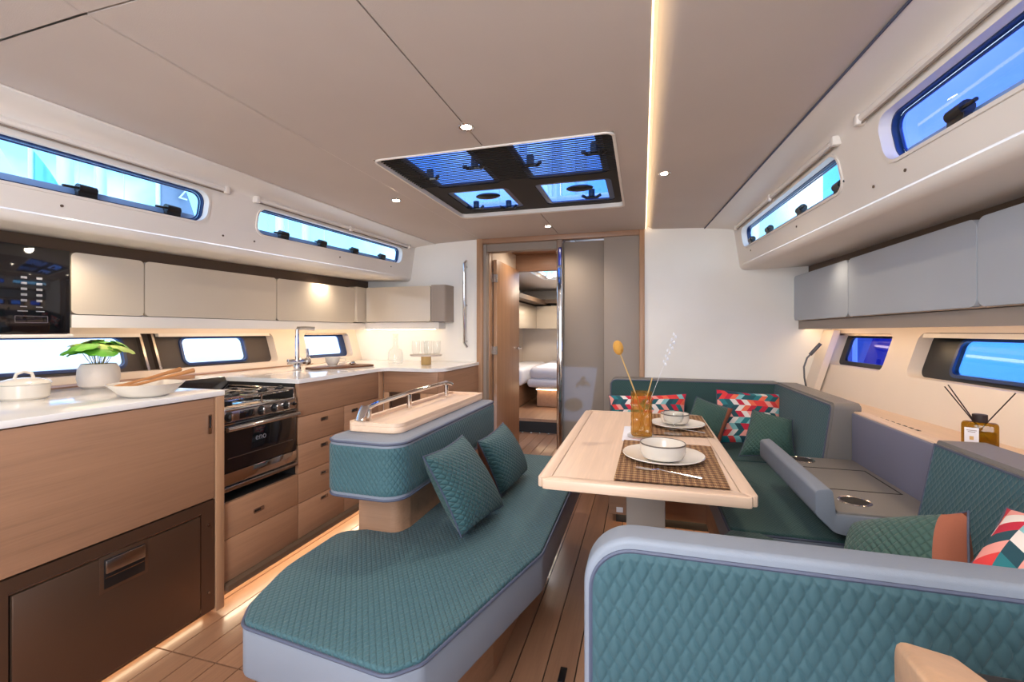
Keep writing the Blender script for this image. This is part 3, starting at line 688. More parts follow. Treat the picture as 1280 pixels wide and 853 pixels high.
G().box(-1.742, -1.70, 2.795, 2.813, .10, .778, .002).build('stile', 'oakz', t)
G().box(-1.46, -1.33, 2.795, 2.813, .10, .778, .002).build('stile', 'oakz', t)
G().prism(fillet([(-1.34, 2.795), (-1.302, 2.84), (-1.302, YB - .01), (-1.335, YB - .01)], [.0, .04, 0, 0], 4), .10, ZU - .003).build('side_panel', 'oak', t)
G().mapped([(-1.698, .12), (-1.462, .12), (-1.462, .776), (-1.698, .776)], [[(-1.683, .14), (-1.477, .14), (-1.477, .762), (-1.683, .762)]], lambda a, b, o: Vector((a, 2.795 + o, b)), 0, .018).build('door_frame', 'bronze', t)
G().box(-1.683, -1.477, 2.805, 2.812, .14, .762).build('door', 'bronze', t)
# plinth and floor-level light
t = struct(G().box(-2.4, -1.83, .2, 2.83, .0, .10).build('baseboard_left', 'brown'))
G().box(-1.76, -1.71, 1.53, 2.78, .082, .104).build('plinth_cap', 'brown', t)
G().box(-1.792, -1.782, .3, 1.47, .024, .032).build('light_strip', 'warm', t)
G().box(-1.815, -1.80, 1.53, 2.80, .092, .0995).build('light_strip', 'floorled', t)
G().box(-1.80, -1.785, .3, 1.50, .026, .034).build('light_strip', 'floorled', t) if False else None
t = struct(G().box(-1.73, -1.38, 2.9, 3.5, 0, .10).build('baseboard_far', 'brown'))
# cooker
t = thing('cooker', 'steel marine gas cooker with black glass oven door set between the oak units', 'cooker', (-2.0, 1.75, .47))
YA0, YB0 = 1.533, 1.966; X0 = -1.742
G().box(-2.25, X0 - .035, YA0, YB0, .50, .84).build('body', 'steel', t)
cp = G().box(X0 - .03, X0, YA0, YB0, .800, .852, .003).build('control_panel', 'steel', t)
for y, r_ in ((1.560, .019), (1.7355, .019), (1.8164, .019), (1.8915, .018), (1.9465, .009)):
    k = G().lathe([(0, .010), (r_ * .6, .010), (r_ * .7, .002), (r_, .001), (r_ * 1.15, 0)], (0, 0, 0))
    for v in k.b.verts: v.co = Vector((X0 + .001 + v.co.z, y + v.co.x, .826 + v.co.y))
    k.build('knob', 'black', t)
    if r_ > .01:
        G().box(X0 + .009, X0 + .022, y - .003, y + .003, .812, .840, .002).build('knob_grip', 'chrome', t)
G().box(X0, X0 + .002, 1.615, 1.696, .808, .842, .001).build('display', 'bglass', t)
G().box(X0 - .02, X0 + .004, YA0, YB0, .790, .797).build('trim_strip', 'chrome', t)
G().cyl((X0 + .018, YA0 + .004, .773), (X0 + .018, YB0 - .004, .773), .011).build('door_handle', 'chrome', t)
od = G().box(X0 - .028, X0 - .002, YA0, YB0, .582, .786, .003).build('oven_door', 'bglass', t)
G().box(X0 - .003, X0 + .001, YA0 + .02, YB0 - .03, .640, .644).build('shelf_line', 'steel', t)
G().box(X0 - .03, X0, YA0, YB0, .525, .579, .002).build('lower_panel', 'chrome', t)
G().box(X0 - .03, X0 + .008, YA0, YB0, .500, .519, .004).build('lower_rail', 'steel', t)
def text(body, size, loc, rot, mat, parent, name='lettering', ext=.0006):
    cu = bpy.data.curves.new(name, 'FONT'); cu.body = body; cu.size = size; cu.extrude = ext; cu.align_x = 'CENTER'; cu.align_y = 'CENTER'
    tmp = bpy.data.objects.new('tmp', cu); COL.objects.link(tmp); dg = bpy.context.evaluated_depsgraph_get(); me = bpy.data.meshes.new_from_object(tmp.evaluated_get(dg))
    bpy.data.objects.remove(tmp); me.name = name; me.materials.clear(); me.materials.append(MT[mat])
    o = bpy.data.objects.new(name, me); COL.objects.link(o); o.parent = parent; o.location = Vector(loc) - WL[parent.name]; o.rotation_euler = rot; return o
text('eno', .042, (X0 - .001, 1.735, .705), (R(90), 0, R(90)), 'print', od)
hob = G().prism(rr(-2.22, X0, YA0, YB0, .012), .845, .860, .003, 2).build('hob_top', 'chrome', t)
for (x, y, r_) in ((-2.06, 1.65, .040), (-1.88, 1.66, .032), (-1.98, 1.86, .045)):
    b_ = G().lathe([(0, .024), (r_ * .6, .024), (r_ * .62, .016), (r_, .015), (r_, 0)], (x, y, .860)).build('burner', 'black', t)
g = G()
for y in (1.56, 1.65, 1.75, 1.86, 1.945): g.cyl((-2.18, y, .893), (-1.775, y, .893), .0035, seg=8)
for x in (-2.15, -2.06, -1.97, -1.88, -1.80): g.cyl((x, 1.545, .889), (x, 1.955, .889), .0035, seg=8)
g.build('pan_support', 'chrome', t)
g = G(); 
for (a, b) in (((-2.20, 1.54), (-1.755, 1.54)), ((-1.755, 1.54), (-1.755, 1.96)), ((-1.755, 1.96), (-2.20, 1.96))): g.cyl((a[0], a[1], .905), (b[0], b[1], .905), .005, seg=10)
for (a, b) in ((-1.755, 1.54), (-1.755, 1.96), (-2.20, 1.54), (-2.20, 1.96), (-1.755, 1.75)): g.cyl((a, b, .858), (a, b, .905), .004, seg=8)
g.build('fiddle_rail', 'chrome', t)
for (x, y) in ((-1.77, 1.575), (-1.80, 1.64), (-1.80, 1.80), (-1.79, 1.895)):
    G().cyl((x, y - .018, .905), (x, y + .020, .912), .013, seg=14, bev=.004).build('pan_clamp_knob', 'black', t)
    G().cyl((x, y, .905), (x - .10, y - .03, .908), .004, seg=8).build('pan_clamp_rod', 'chrome', t)
M_ = Matrix.Translation((-2.20, 1.75, .90)) @ Matrix.Rotation(R(-28), 4, 'Y')
G().box(-.012, .012, -.21, .21, -.055, .055, .004, 2, M_).build('folded_lid', 'bglass', t)
G().box(-2.45, -2.24, 1.53, 1.974, .86, .935).build('back_ledge', 'corian', t)
# tap
t = thing('tap', 'tall chrome mixer tap at the galley sink in front of the small window', 'tap', (-2.168, 2.45, ZT))
g = G(); g.cyl((-2.168, 2.45, ZT), (-2.168, 2.45, ZT + .035), .024, bev=.003); g.cyl((-2.168, 2.45, ZT + .035), (-2.168, 2.45, 1.215), .013); g.build('riser', 'chrome', t)
G().cyl((-2.20, 2.40, ZT + .055), (-2.14, 2.50, ZT + .055), .019, bev=.003).build('valve_body', 'chrome', t)
G().tube([(-2.168, 2.45, 1.205), (-2.165, 2.452, 1.222), (-2.13, 2.47, 1.224), (-2.07, 2.50, 1.220)], .013, 12).build('spout', 'chrome', t)
g = G(); g.ball((-2.135, 2.505, ZT + .055), .024, (1, 1, 1.1)); g.tube([(-2.135, 2.505, ZT + .06), (-2.14, 2.515, ZT + .10), (-2.15, 2.52, ZT + .135)], .009, 10); g.build('lever', 'steel', t)
# board with cup and small pieces
Pb = fillet([(-2.16, 2.50), (-2.06, 2.46), (-1.96, 2.62), (-1.86, 2.88), (-2.0, 2.94), (-2.16, 2.72)], .04, 5)
o = G().prism(Pb, ZT + .001, ZT + .013, .003, 2).build('chopping_board', 'wdark'); tag(o, 'dark walnut chopping board under the cup by the sink', 'board')
t = thing('cup', 'cream ceramic cup on the dark chopping board by the sink', 'cup', (-2.06, 2.66, ZT + .014))
G().lathe([(0, .004), (.026, .004), (.044, .03), (.050, .062), (.047, .062), (.040, .03), (.022, .010), (0, .010)], (-2.06, 2.66, ZT + .013)).build('bowl', 'ceram', t)
G().lathe([(0, 0), (.028, 0), (.026, .006), (0, .006)], (-2.06, 2.66, ZT + .013)).build('foot', 'ceram', t)
G().tube([(-2.02, 2.69, 1.018), (-1.995, 2.715, 1.012), (-1.995, 2.715, .985), (-2.025, 2.685, .980)], .006, 8).build('handle', 'ceram', t)
o = G().ball((-1.99, 2.79, ZT + .0275), .018, (1.2, 1.5, .8)).build('tea_strainer', 'chrome'); tag(o, 'small chrome tea strainer right of the cup on the dark board', 'strainer')
# carafe
t = thing('carafe', 'clear glass carafe with long neck standing on the worktop by the bulkhead', 'carafe', (-1.80, 3.05, ZT))
G().lathe([(0, .001), (.050, .001), (.056, .01), (.056, .085), (.046, .115), (.022, .135), (.019, .15), (.019, .225), (.024, .235), (.021, .235), (.016, .225), (.016, .15), (.02, .13), (.043, .112), (.053, .085), (.053, .012), (0, .006)], (-1.80, 3.05, ZT)).build('bottle', 'clear', t)
# cake stand and glasses
cxs, cys = -1.585, 3.13
t = thing('cake_stand', 'pedestal cake stand in beige stoneware holding glasses by the bulkhead', 'stand', (cxs, cys, ZT))
G().cyl((cxs, cys, ZT), (cxs, cys, ZT + .066), .038, bev=.003).build('pedestal', 'straw', t)
G().lathe([(0, 0), (.115, .002), (.122, .012), (.118, .014), (0, .010)], (cxs, cys, ZT + .064)).build('plate', 'stone', t)
for i, (dx, dy) in enumerate(((-.075, -.02), (-.028, .035), (.03, -.03), (.078, .02))):
    lab = ['leftmost tumbler on the cake stand', 'second tumbler from the left on the cake stand, at the back', 'third tumbler from the left on the cake stand, at the front', 'rightmost tumbler on the cake stand'][i]
    o = G().lathe([(0, .001), (.022, .001), (.030, .03), (.031, .105), (.0295, .105), (.028, .03), (.020, .008), (0, .008)], (cxs + dx, cys + dy, ZT + .0765), 24).build('tumbler', 'clear'); tag(o, 'clear glass ' + lab, 'glass', 'tumblers on the cake stand')
# plant
t = thing('potted_plant', 'green round-leaved plant in a mottled stoneware pot at the back of the near worktop', 'plant', (-2.335, 1.43, ZT))
G().lathe([(0, .0), (.052, .0), (.068, .012), (.075, .045), (.072, .085), (.060, .108), (.055, .106), (.058, .09), (0, .09)], (-2.335, 1.43, ZT), wob=.01).build('pot', 'stone', t)
rl = random.Random(3)
for i in range(17):
    a = i * 2.4; rd = .018 + .062 * (i / 16) ** .7; tip = Vector((-2.335 + rd * math.cos(a) * .85, 1.43 + rd * math.sin(a) * 1.25, ZT + .215 + rl.uniform(-.02, .02) - rd * .45))
    b0 = Vector((-2.335 + .3 * rd * math.cos(a), 1.43 + .3 * rd * math.sin(a), ZT + .10))
    G().tube([b0, (b0 + tip) / 2 + Vector((0, 0, .02)), tip], .0018, 5).build('stem', 'stem', t)
    S = rl.uniform(.036, .052); rot = Matrix.Rotation(a, 4, 'Z') @ Matrix.Rotation(R(rl.uniform(5, 35)), 4, 'Y')
    def lf(u, v, S=S):
        r_ = v * S; th = u * 2 * math.pi; h = 1 - .25 * max(0, -math.cos(th)) ** 6
        return Vector((r_ * h * math.cos(th) * 1.1, r_ * h * math.sin(th), -.25 * r_ * r_ / S + .002 * math.cos(th * 8) * v))
    g = G().grid(16, 4, lf); g.b.transform(Matrix.Translation(tip) @ rot); g.build('leaf', 'leafp' if i % 4 == 0 else 'leaf', t)
# lidded pot
px, py = -2.215, 1.115
t = thing('lidded_pot', 'round white casserole with a loop handle on its lid, on the near worktop', 'pot', (px, py, ZT))
G().lathe([(0, .0), (.062, .0), (.069, .008), (.071, .054), (.068, .054), (0, .05)], (px, py, ZT)).build('pot_body', 'ceram', t)
G().lathe([(.073, .055), (.075, .058), (.068, .067), (.04, .076), (0, .080)], (px, py, ZT)).build('lid', 'ceram', t)
G().tube([(px, py - .028, ZT + .073), (px, py - .022, ZT + .094), (px, py, ZT + .102), (px, py + .022, ZT + .094), (px, py + .028, ZT + .073)], .0055, 8).build('lid_handle', 'ceram', t)
# bowl with wooden spoons
bx, by = -1.845, 1.29
t = thing('serving_bowl', 'shallow cream ceramic bowl on the near worktop edge, holding wooden servers', 'bowl', (bx, by, ZT))
G().lathe([(0, .0), (.060, .0), (.085, .014), (.122, .052), (.118, .053), (.080, .020), (.055, .008), (0, .008)], (bx, by, ZT)).build('bowl', 'ceram', t)
for i, (p, q) in enumerate((((bx - .01, by - .05, ZT + .045), (bx + .0, by + .19, ZT + .085)), ((bx - .055, by - .05, ZT + .046), (bx - .075, by + .19, ZT + .088)))):
    p, q = Vector(p), Vector(q); g = G(); g.tube([p, p.lerp(q, .4), p.lerp(q, .8), q], [.006, .005, .008, .010], 8); g.ball(p, .018, (.9, 1.5, .35))
    o = g.build('salad_server', 'spoon'); tag(o, ['wooden salad server in the cream bowl, handle towards the cooker, nearer the worktop edge', 'wooden salad server in the cream bowl, the one further from the worktop edge'][i], 'spoon', 'wooden salad servers')
# grab rail on bulkhead
t = thing('grab_rail', 'vertical polished steel grab rail on the white bulkhead left of the doorway', 'rail', (-1.40, YB - .04, 1.1))
G().tube([(-1.405, YB - .02, 1.79), (-1.41, YB - .055, 1.765), (-1.41, YB - .055, 1.11), (-1.395, YB - .03, 1.075)], .011, 12).build('bar', 'chrome', t)
for z in (1.74, 1.42, 1.12): G().cyl((-1.41, YB - .055, z), (-1.41, YB - .001, z), .010).build('standoff', 'chrome', t)
# ================================================================ AISLE SETTEE
def cushion_top(outline, z, parent, mat='teal', name='seat_top', h=.012):
    G().prism(inset(outline, .004), z - h, z, .006, 3, allbev=False).build(name, mat, parent, uv=True)
t = thing('settee', 'island bench with teal quilted seat and wraparound backrest between galley and table', 'bench', (-.7, 1.7, 0))
So = fillet([(-.985, .918), (-.535, .868), (-.478, .925), (-.325, 1.50), (-.325, 2.50), (-.375, 2.66), (-.90, 2.66), (-.90, 1.53), (-1.085, 1.44), (-1.087, 1.17), (-1.035, .99)], [.05, .05, .05, .12, .1, .04, .02, .06, .07, .25, .1], 8)
G().prism(So, .315, .446, .012, 3).build('seat_cushion', 'vinyl', t)
cushion_top(So, .460, t)
G().tube([(x, y, .447) for x, y in So], .0045, 6, closed=True).build('piping', 'pipe', t)
G().prism(fillet([(-.93, 1.06), (-.60, 1.02), (-.50, 1.5), (-.50, 2.5), (-.90, 2.5), (-1.0, 1.4)], .05, 5), .0, .318).build('seat_base', 'oak', t)
G().box(-.62, -.50, 1.0, 1.06, .10, .25).build('base_vent', 'black', t) if False else None
Pp = fillet([(-1.03, 1.475), (-.865, 1.475), (-.845, 1.54), (-.845, 2.235), (-1.03, 2.235)], [.01, .05, .05, .01, .01], 5)
G().prism(Pp, .0, .84).build('back_core', 'oakx', t)
Psh = fillet([(-1.012, 1.388), (-.805, 1.388), (-.805, 2.245), (-1.012, 2.245)], [.02, .045, .02, .02], 6)
G().prism(Psh, .845, .868, .004, 2).build('shelf', 'light', t)
G().mapped(Psh, [inset(Psh, .018)], flat(0), .868, .880).build('shelf_edge', 'light', t)
# backrest cushion wrapping round the near end of the core
Bk = fillet([(-1.03, 1.283), (-.742, 1.275), (-.742, 2.245), (-.835, 2.245), (-.842, 1.42), (-1.03, 1.42)], [.06, .07, .03, .01, .06, .02], 7)
G().prism(Bk, .650, .8445, .012, 4).build('backrest', 'vinyl', t)
def skin(outline, z0, z1, parent, off=.004, mat='teal', name='backrest_face', close=False, r=.03):
    """a quilted strip following part of an outline"""
    n = len(outline); g = bmesh.new(); L = g.loops.layers.uv.new('UVMap'); s_ = 0; prev = None
    for i, p in enumerate(outline):
        if i: s_ += (Vector(p) - Vector(outline[i - 1])).length
        a = Vector(outline[max(i - 1, 0)]); b = Vector(outline[min(i + 1, n - 1)]); d = (b - a).normalized(); nn = Vector((d.y, -d.x))
        col = []
        K = 10
        for k in range(K + 1):
            v = k / K; z = lerp(z0, z1, v); e_ = min(v, 1 - v) * (z1 - z0); o_ = off - (.012 * (1 - min(1, e_ / r)) ** 2)
            q = Vector(p) + nn * o_; col.append((g.verts.new((q.x, q.y, z)), s_, z))
        if prev:
            for k in range(K):
                f = g.faces.new((prev[k][0], col[k][0], col[k + 1][0], prev[k + 1][0]))
                for lp, c_ in zip(f.loops, (prev[k], col[k], col[k + 1], prev[k + 1])): lp[L].uv = (c_[1], c_[2])
        prev = col
    for v in g.verts: v.co -= WL[parent.name]
    me = bpy.data.meshes.new(name); g.to_mesh(me); g.free(); me.materials.append(MT[mat])
    for p in me.polygons: p.use_smooth = True
    o = bpy.data.objects.new(name, me); COL.objects.link(o); o.parent = parent; WL[o.name] = WL[parent.name]; return o
i0 = 0; BkS = Bk[2:8 * 3 - 2]
skin(BkS, .657, .836, t, .004, r=.014)
for z in (.657, .836):
    G().tube([(x, y, z) for x, y in BkS], .0045, 6).build('piping', 'pipe', t)
# chrome rail
G().tube([(-.952, 1.40, .895), (-.955, 1.425, .925), (-.958, 1.5, .932), (-.962, 1.8, .940), (-.965, 2.14, .940), (-.966, 2.20, .925)], .009, 10).build('fiddle_rail', 'chrome', t)
M_ = Matrix.Translation((-.95, 1.385, .912)) @ Matrix.Rotation(R(50), 4, 'X')
G().box(-.016, .016, -.03, .03, -.003, .003, .002, 2, M_).build('rail_end', 'chrome', t)
for y in (1.44, 1.74, 2.12): G().cyl((-.96, y, .875), (-.96, y, .93), .010, seg=14).build('rail_post', 'chrome', t)
G().box(-.565, -.535, 1.18, 1.26, .19, .26).build('base_vent', 'black', t)
G().box(-.280, -.256, 1.53, 1.60, 0, .004, .001).build('floor_catch', 'black', fl)
# ================================================================ PILLOWS
def pillow(label, BL, BR, TR, TL, th, front, back='rust', group=None, n=22, sgn=1, split=None):
    BL, BR, TR, TL = map(Vector, (BL, BR, TR, TL)); c = (BL + BR + TR + TL) / 4
    nrm = ((BR - BL).cross(TL - BL)).normalized() * sgn
    W = ((BR - BL).length + (TR - TL).length) / 2; H = ((TL - BL).length + (TR - BR).length) / 2
    t = thing('pillow', label, 'pillow', tuple(c), group)
    for s_, nm, mt in ((1, 'front_panel', front), (-1, 'back_panel', back)):
        g = bmesh.new(); L = g.loops.layers.uv.new('UVMap'); V = []
        for i in range(n + 1):
            row = []
            for j in range(n + 1):
                u, v = i / n, j / n; a, b = 2 * u - 1, 2 * v - 1
                pu = a * (1 - .07 * (1 - b * b) * (a * a)) ; pv = b * (1 - .07 * (1 - a * a) * (b * b)); U, Vv = (pu + 1) / 2, (pv + 1) / 2
                p = BL.lerp(BR, U).lerp(TL.lerp(TR, U), Vv)
                k = max(0, (1 - a * a) * (1 - b * b)) ** .42 * th / 2
                row.append((g.verts.new(p + nrm * s_ * k - c), u * W, v * H))
            V.append(row)
        g2_ = bmesh.new() if (split and s_ > 0) else None
        for i in range(n):
            if g2_ is not None and i >= split * n:
                for j in range(n): g2_.faces.new([g2_.verts.new(x[0].co) for x in (V[i][j], V[i + 1][j], V[i + 1][j + 1], V[i][j + 1])])
                continue
            for j in range(n):
                q = (V[i][j], V[i + 1][j], V[i + 1][j + 1], V[i][j + 1])
                if s_ * sgn < 0: q = q[::-1]
                f = g.faces.new([x[0] for x in q])
                for lp, x in zip(f.loops, q): lp[L].uv = (x[1], x[2])
        for (G_, N_, m_) in ((g, nm, mt), (g2_, 'rust_panel', 'rust')):
            if G_ is None: continue
            if G_ is g2_: bmesh.ops.remove_doubles(G_, verts=G_.verts[:], dist=1e-6); bmesh.ops.recalc_face_normals(G_, faces=G_.faces[:])
            me = bpy.data.meshes.new(N_); G_.to_mesh(me); G_.free(); me.materials.append(MT[m_])
            for p in me.polygons: p.use_smooth = True
            o = bpy.data.objects.new(N_, me); COL.objects.link(o); o.parent = t; WL[o.name] = c
    ed = [];  K = 10
    def E(a, b):
        U = (a * (1 - .07 * (1 - b * b) * a * a) + 1) / 2; Vv = (b * (1 - .07 * (1 - a * a) * b * b) + 1) / 2
        return BL.lerp(BR, U).lerp(TL.lerp(TR, U), Vv)
    for (p, q) in (((-1, -1), (1, -1)), ((1, -1), (1, 1)), ((1, 1), (-1, 1)), ((-1, 1), (-1, -1))):
        for k in range(K): ed.append(E(lerp(p[0], q[0], k / K), lerp(p[1], q[1], k / K)))
    G().tube(ed, .003, 6, closed=True).build('piping', 'pipe', t)
    return t
pillow('teal quilted pillow leaning on the bench backrest, the one nearer the camera', (-.60, 1.45, .49), (-.545, 1.76, .49), (-.695, 1.69, .785), (-.70, 1.36, .785), .14, 'tealp', 'tealfine')
pillow('teal quilted pillow with rust back, the further one on the island bench', (-.60, 1.90, .475), (-.575, 2.27, .485), (-.67, 2.16, .745), (-.67, 1.80, .735), .14, 'tealp')
pillow('long chevron-patterned pillow in teal, red and white, behind the table vase', (-.22, 3.22, .50), (.29, 3.22, .50), (.29, 3.31, .775), (-.235, 3.31, .745), .09, 'chev', 'chev')
pillow('large chevron-patterned pillow against the far sofa back, behind the two green ones', (.43, 3.12, .49), (.84, 3.16, .49), (.87, 3.27, .80), (.475, 3.29, .815), .11, 'chev', 'chev')
pillow('small green quilted pillow with a rust edge at the far end of the table', (.20, 3.00, .49), (.455, 3.02, .495), (.545, 3.10, .718), (.335, 3.12, .785), .13, 'greenp', split=.84)
pillow('green quilted pillow in the sofa corner, in front of the chevron pillow', (.53, 2.84, .49), (.80, 2.78, .515), (.80, 2.84, .712), (.63, 2.98, .738), .14, 'greenp', 'greenp')
pillow('green quilted pillow with a rust back beside the fold-down console', (.50, 1.38, .52), (.64, 1.10, .52), (.715, 1.28, .790), (.565, 1.47, .665), .18, 'greenp', split=.82)
pillow('chevron-patterned pillow nearest the camera, half hidden by the near sofa back', (.66, .92, .745), (.80, .93, .83), (.735, 1.20, .83), (.555, 1.02, .745), .11, 'chev', 'chev')
# ================================================================ TABLE
t = thing('dining_table', 'pale oak saloon table with inlaid border on a beige box pedestal', 'table', (0, 2.05, 0))
X0t, X1t, Y0t, Y1t = -.327, .319, 1.412, 2.74
To = rr(X0t, X1t, Y0t, Y1t, .016, 4)
G().mapped(inset(To, .045), [], flat(0), .700, .7285).build('tabletop', 'light', t)
for pts, m in (([(X0t, Y0t), (X1t, Y0t), (X1t - .044, Y0t + .044), (X0t + .044, Y0t + .044)], 'lightx'), ([(X1t, Y1t), (X0t, Y1t), (X0t + .044, Y1t - .044), (X1t - .044, Y1t - .044)], 'lightx'),
               ([(X0t, Y1t), (X0t, Y0t), (X0t + .044, Y0t + .044), (X0t + .044, Y1t - .044)], 'light'), ([(X1t, Y0t), (X1t, Y1t), (X1t - .044, Y1t - .044), (X1t - .044, Y0t + .044)], 'light')):
    G().prism(fillet(pts, [.012, .012, 0, 0], 3), .698, .7305, .004, 2).build('border', m, t)
G().box(-.065, .09, 1.94, 2.10, .0, .69, .006).build('pedestal', 'taupe2', t)
G().box(-.16, .17, 1.84, 2.22, .67, .698, .004).build('support_plate', 'steel', t)
G().box(-.10, .13, 1.90, 2.16, .0, .02, .004).build('foot', 'taupe2', t)
ZTb = .7305
def mat_(label, P):
    c = P
    def f(u, v):
        a = Vector(c[0]).lerp(Vector(c[1]), u).lerp(Vector(c[3]).lerp(Vector(c[2]), u), v)
        return Vector((a.x, a.y, ZTb + .0035 + .0012 * math.sin(u * 9) * math.sin(v * 7)))
    g = G().grid(24, 24, f); g.grid(24, 24, lambda u, v: f(u, v) - Vector((0, 0, .003)), True)
    o = g.build('placemat', 'weave', uv=True); tag(o, label, 'placemat'); return o
mat_('brown woven placemat at the near end of the table', ((-.087, 1.459), (.251, 1.466), (.268, 1.99), (-.076, 2.008)))
mat_('brown woven placemat at the far end of the table, partly behind the vase', ((.030, 2.155), (.306, 2.169), (.312, 2.70), (.05, 2.69)))
def plate(label, x, y, r_):
    t = thing('dinner_plate', label, 'plate', (x, y, ZTb + .006))
    G().lathe([(0, .0), (r_ * .6, .0), (r_ * .92, .008), (r_, .014), (r_ * .985, .0165), (r_ * .9, .012), (r_ * .6, .005), (0, .005)], (x, y, ZTb + .0062), 48, wob=.012).build('dish', 'ceram', t)
    return t
plate('cream stoneware dinner plate on the near placemat', .072, 1.755, .145); plate('cream stoneware dinner plate on the far placemat', .165, 2.37, .128)
def bowl(label, x, y, r_, h):
    t = thing('bowl', label, 'bowl', (x, y, ZTb + .012)); z = ZTb + .0125
    G().lathe([(0, .0), (r_ * .62, .0), (r_ * .88, .008), (r_, h * .5), (r_, h), (r_ * .965, h), (r_ * .95, h * .5), (r_ * .8, .012), (0, .009)], (x, y, z), 44).build('dish', 'ceram', t)
    G().lathe([(r_ * .96, h), (r_ * .985, h + .0018), (r_ * 1.005, h), (r_ * 1.005, h - .003)], (x, y, z), 44).build('rim', 'ceramd', t)
bowl('cream bowl with a thin dark rim, on the near plate', .070, 1.715, .079, .058); bowl('cream bowl with a thin dark rim, on the far plate', .155, 2.39, .068, .050)
def fork(label, p, q):
    p, q = Vector(p), Vector(q); d = (q - p).normalized(); s_ = Vector((-d.y, d.x, 0)); L = (q - p).length; z = Vector((0, 0, 1))
    t = thing('fork', label, 'fork', tuple(p))
    G().tube([p + d * .055 + z * .002, p + d * .075 + z * .007, p + d * .11 + z * .004, q], [.0022, .002, .0025, .0038], 8).build('handle', 'chrome', t)
    G().prism([tuple((p + d * a + s_ * b).xy) for a, b in ((.038, -.010), (.060, -.003), (.060, .003), (.038, .010))], p.z + .0005, p.z + .003).build('neck', 'chrome', t)
    for b in (-.0085, -.0028, .0028, .0085): G().tube([p + s_ * b + z * .003, p + s_ * b + d * .04 + z * .0015], .0013, 6).build('tine', 'chrome', t)
fork('steel fork lying on the near placemat', (-.021, 1.590, ZTb + .0075), (.180, 1.535, ZTb + .0075)); fork('steel fork lying on the far placemat beside the goblet', (.10, 2.27, ZTb + .0075), (.275, 2.225, ZTb + .0075))
o = G().lathe([(0, .002), (.040, .0015), (.040, .003), (.010, .008), (.0055, .016), (.0055, .034), (.016, .042), (.038, .058), (.046, .078), (.044, .100), (.0425, .100), (.044, .078), (.036, .061), (.012, .046), (0, .044)], (.134, 2.175, ZTb + .005), 32).build('goblet', 'clear'); tag(o, 'clear cut-glass goblet between vase and far plate', 'glass')
o = G().prism(fillet([(-.085, 2.00), (.048, 2.03), (.04, 2.31), (-.085, 2.30)], .004, 2), ZTb + .0003, ZTb + .003).build('napkin', 'napkin'); tag(o, 'white napkin under the amber vase', 'napkin')
t = thing('vase', 'amber textured glass vase on a round clear coaster near the table centre', 'vase', (-.003, 2.09, ZTb + .004))
G().cyl((-.003, 2.085, ZTb + .0035), (-.003, 2.085, ZTb + .013), .062, seg=36, bev=.002).build('coaster', 'clear', t)
Pv = rr(-.049, .041, 2.045, 2.135, .02)
g = G(); nR = 26
def vf(u, v):
    a = 2 * math.pi * u; ca, sa = math.cos(a), math.sin(a); q = 1 / max(abs(ca) ** 6 + abs(sa) ** 6, 1e-6) ** (1 / 6.)
    w_ = 1 + .05 * math.sin(a * 8 + math.sin(v * 19) * 2.4) + .03 * math.sin(v * 38 + 5 * math.sin(a * 4))
    return Vector((-.004 + .043 * q * ca * w_, 2.09 + .043 * q * sa * w_, ZTb + .014 + v * .19))
g.grid(64, 44, vf); g.grid(40, 4, lambda u, v: Vector(((vf(u, 0).x + .004) * .84 - .004, (vf(u, 0).y - 2.09) * .84 + 2.09, ZTb + .022 + v * .182)), True)
g.prism([tuple(vf(i / 24, 0).xy) for i in range(24)], ZTb + .0135, ZTb + .022); g.build('vase_body', 'amber', t)
t = thing('bunny_tail', 'dried ochre bunny-tail grass standing in the amber vase', 'dried flower', (-.02, 2.08, ZTb + .03))
G().tube([(.01, 2.10, ZTb + .03), (-.02, 2.075, .90), (-.055, 2.055, 1.0), (-.095, 2.05, 1.105)], .0032, 6).build('stem', 'straw', t)
G().ball((-.103, 2.05, 1.130), .026, (.85, .85, 1.25), Matrix.Rotation(R(-12), 4, 'Y'), 24, 16).build('seed_head', 'bunny', t)
o = G().tube([(-.015, 2.10, ZTb + .03), (.015, 2.06, .90), (.041, 2.05, 1.0)], .0028, 6).build('dried_stalk', 'straw'); tag(o, 'short bare dried stalk leaning right in the amber vase', 'dried flower')
g = G(); pts = [Vector((.0, 2.09, ZTb + .03)), Vector((.04, 2.07, .92)), Vector((.09, 2.05, 1.06)), Vector((.118, 2.05, 1.13)), Vector((.134, 2.05, 1.19))]
g.tube(pts, .0008, 5)
for k in range(12):
    p = pts[2].lerp(pts[4], k / 11) if k < 6 else pts[3].lerp(pts[4], (k - 6) / 5); g.ball(p + Vector((.006 * (-1) ** k, 0, 0)), .004, (1, 1, 1.8), None, 8, 6)
o = g.build('dried_sprig', 'napkin'); tag(o, 'thin pale dried sprig rising from the vase in front of the white bulkhead', 'dried flower')
# ================================================================ SOFA
t = thing('sofa', 'U-shaped teal quilted dinette sofa with grey vinyl edging around the table', 'sofa', (.5, 2.2, 0))
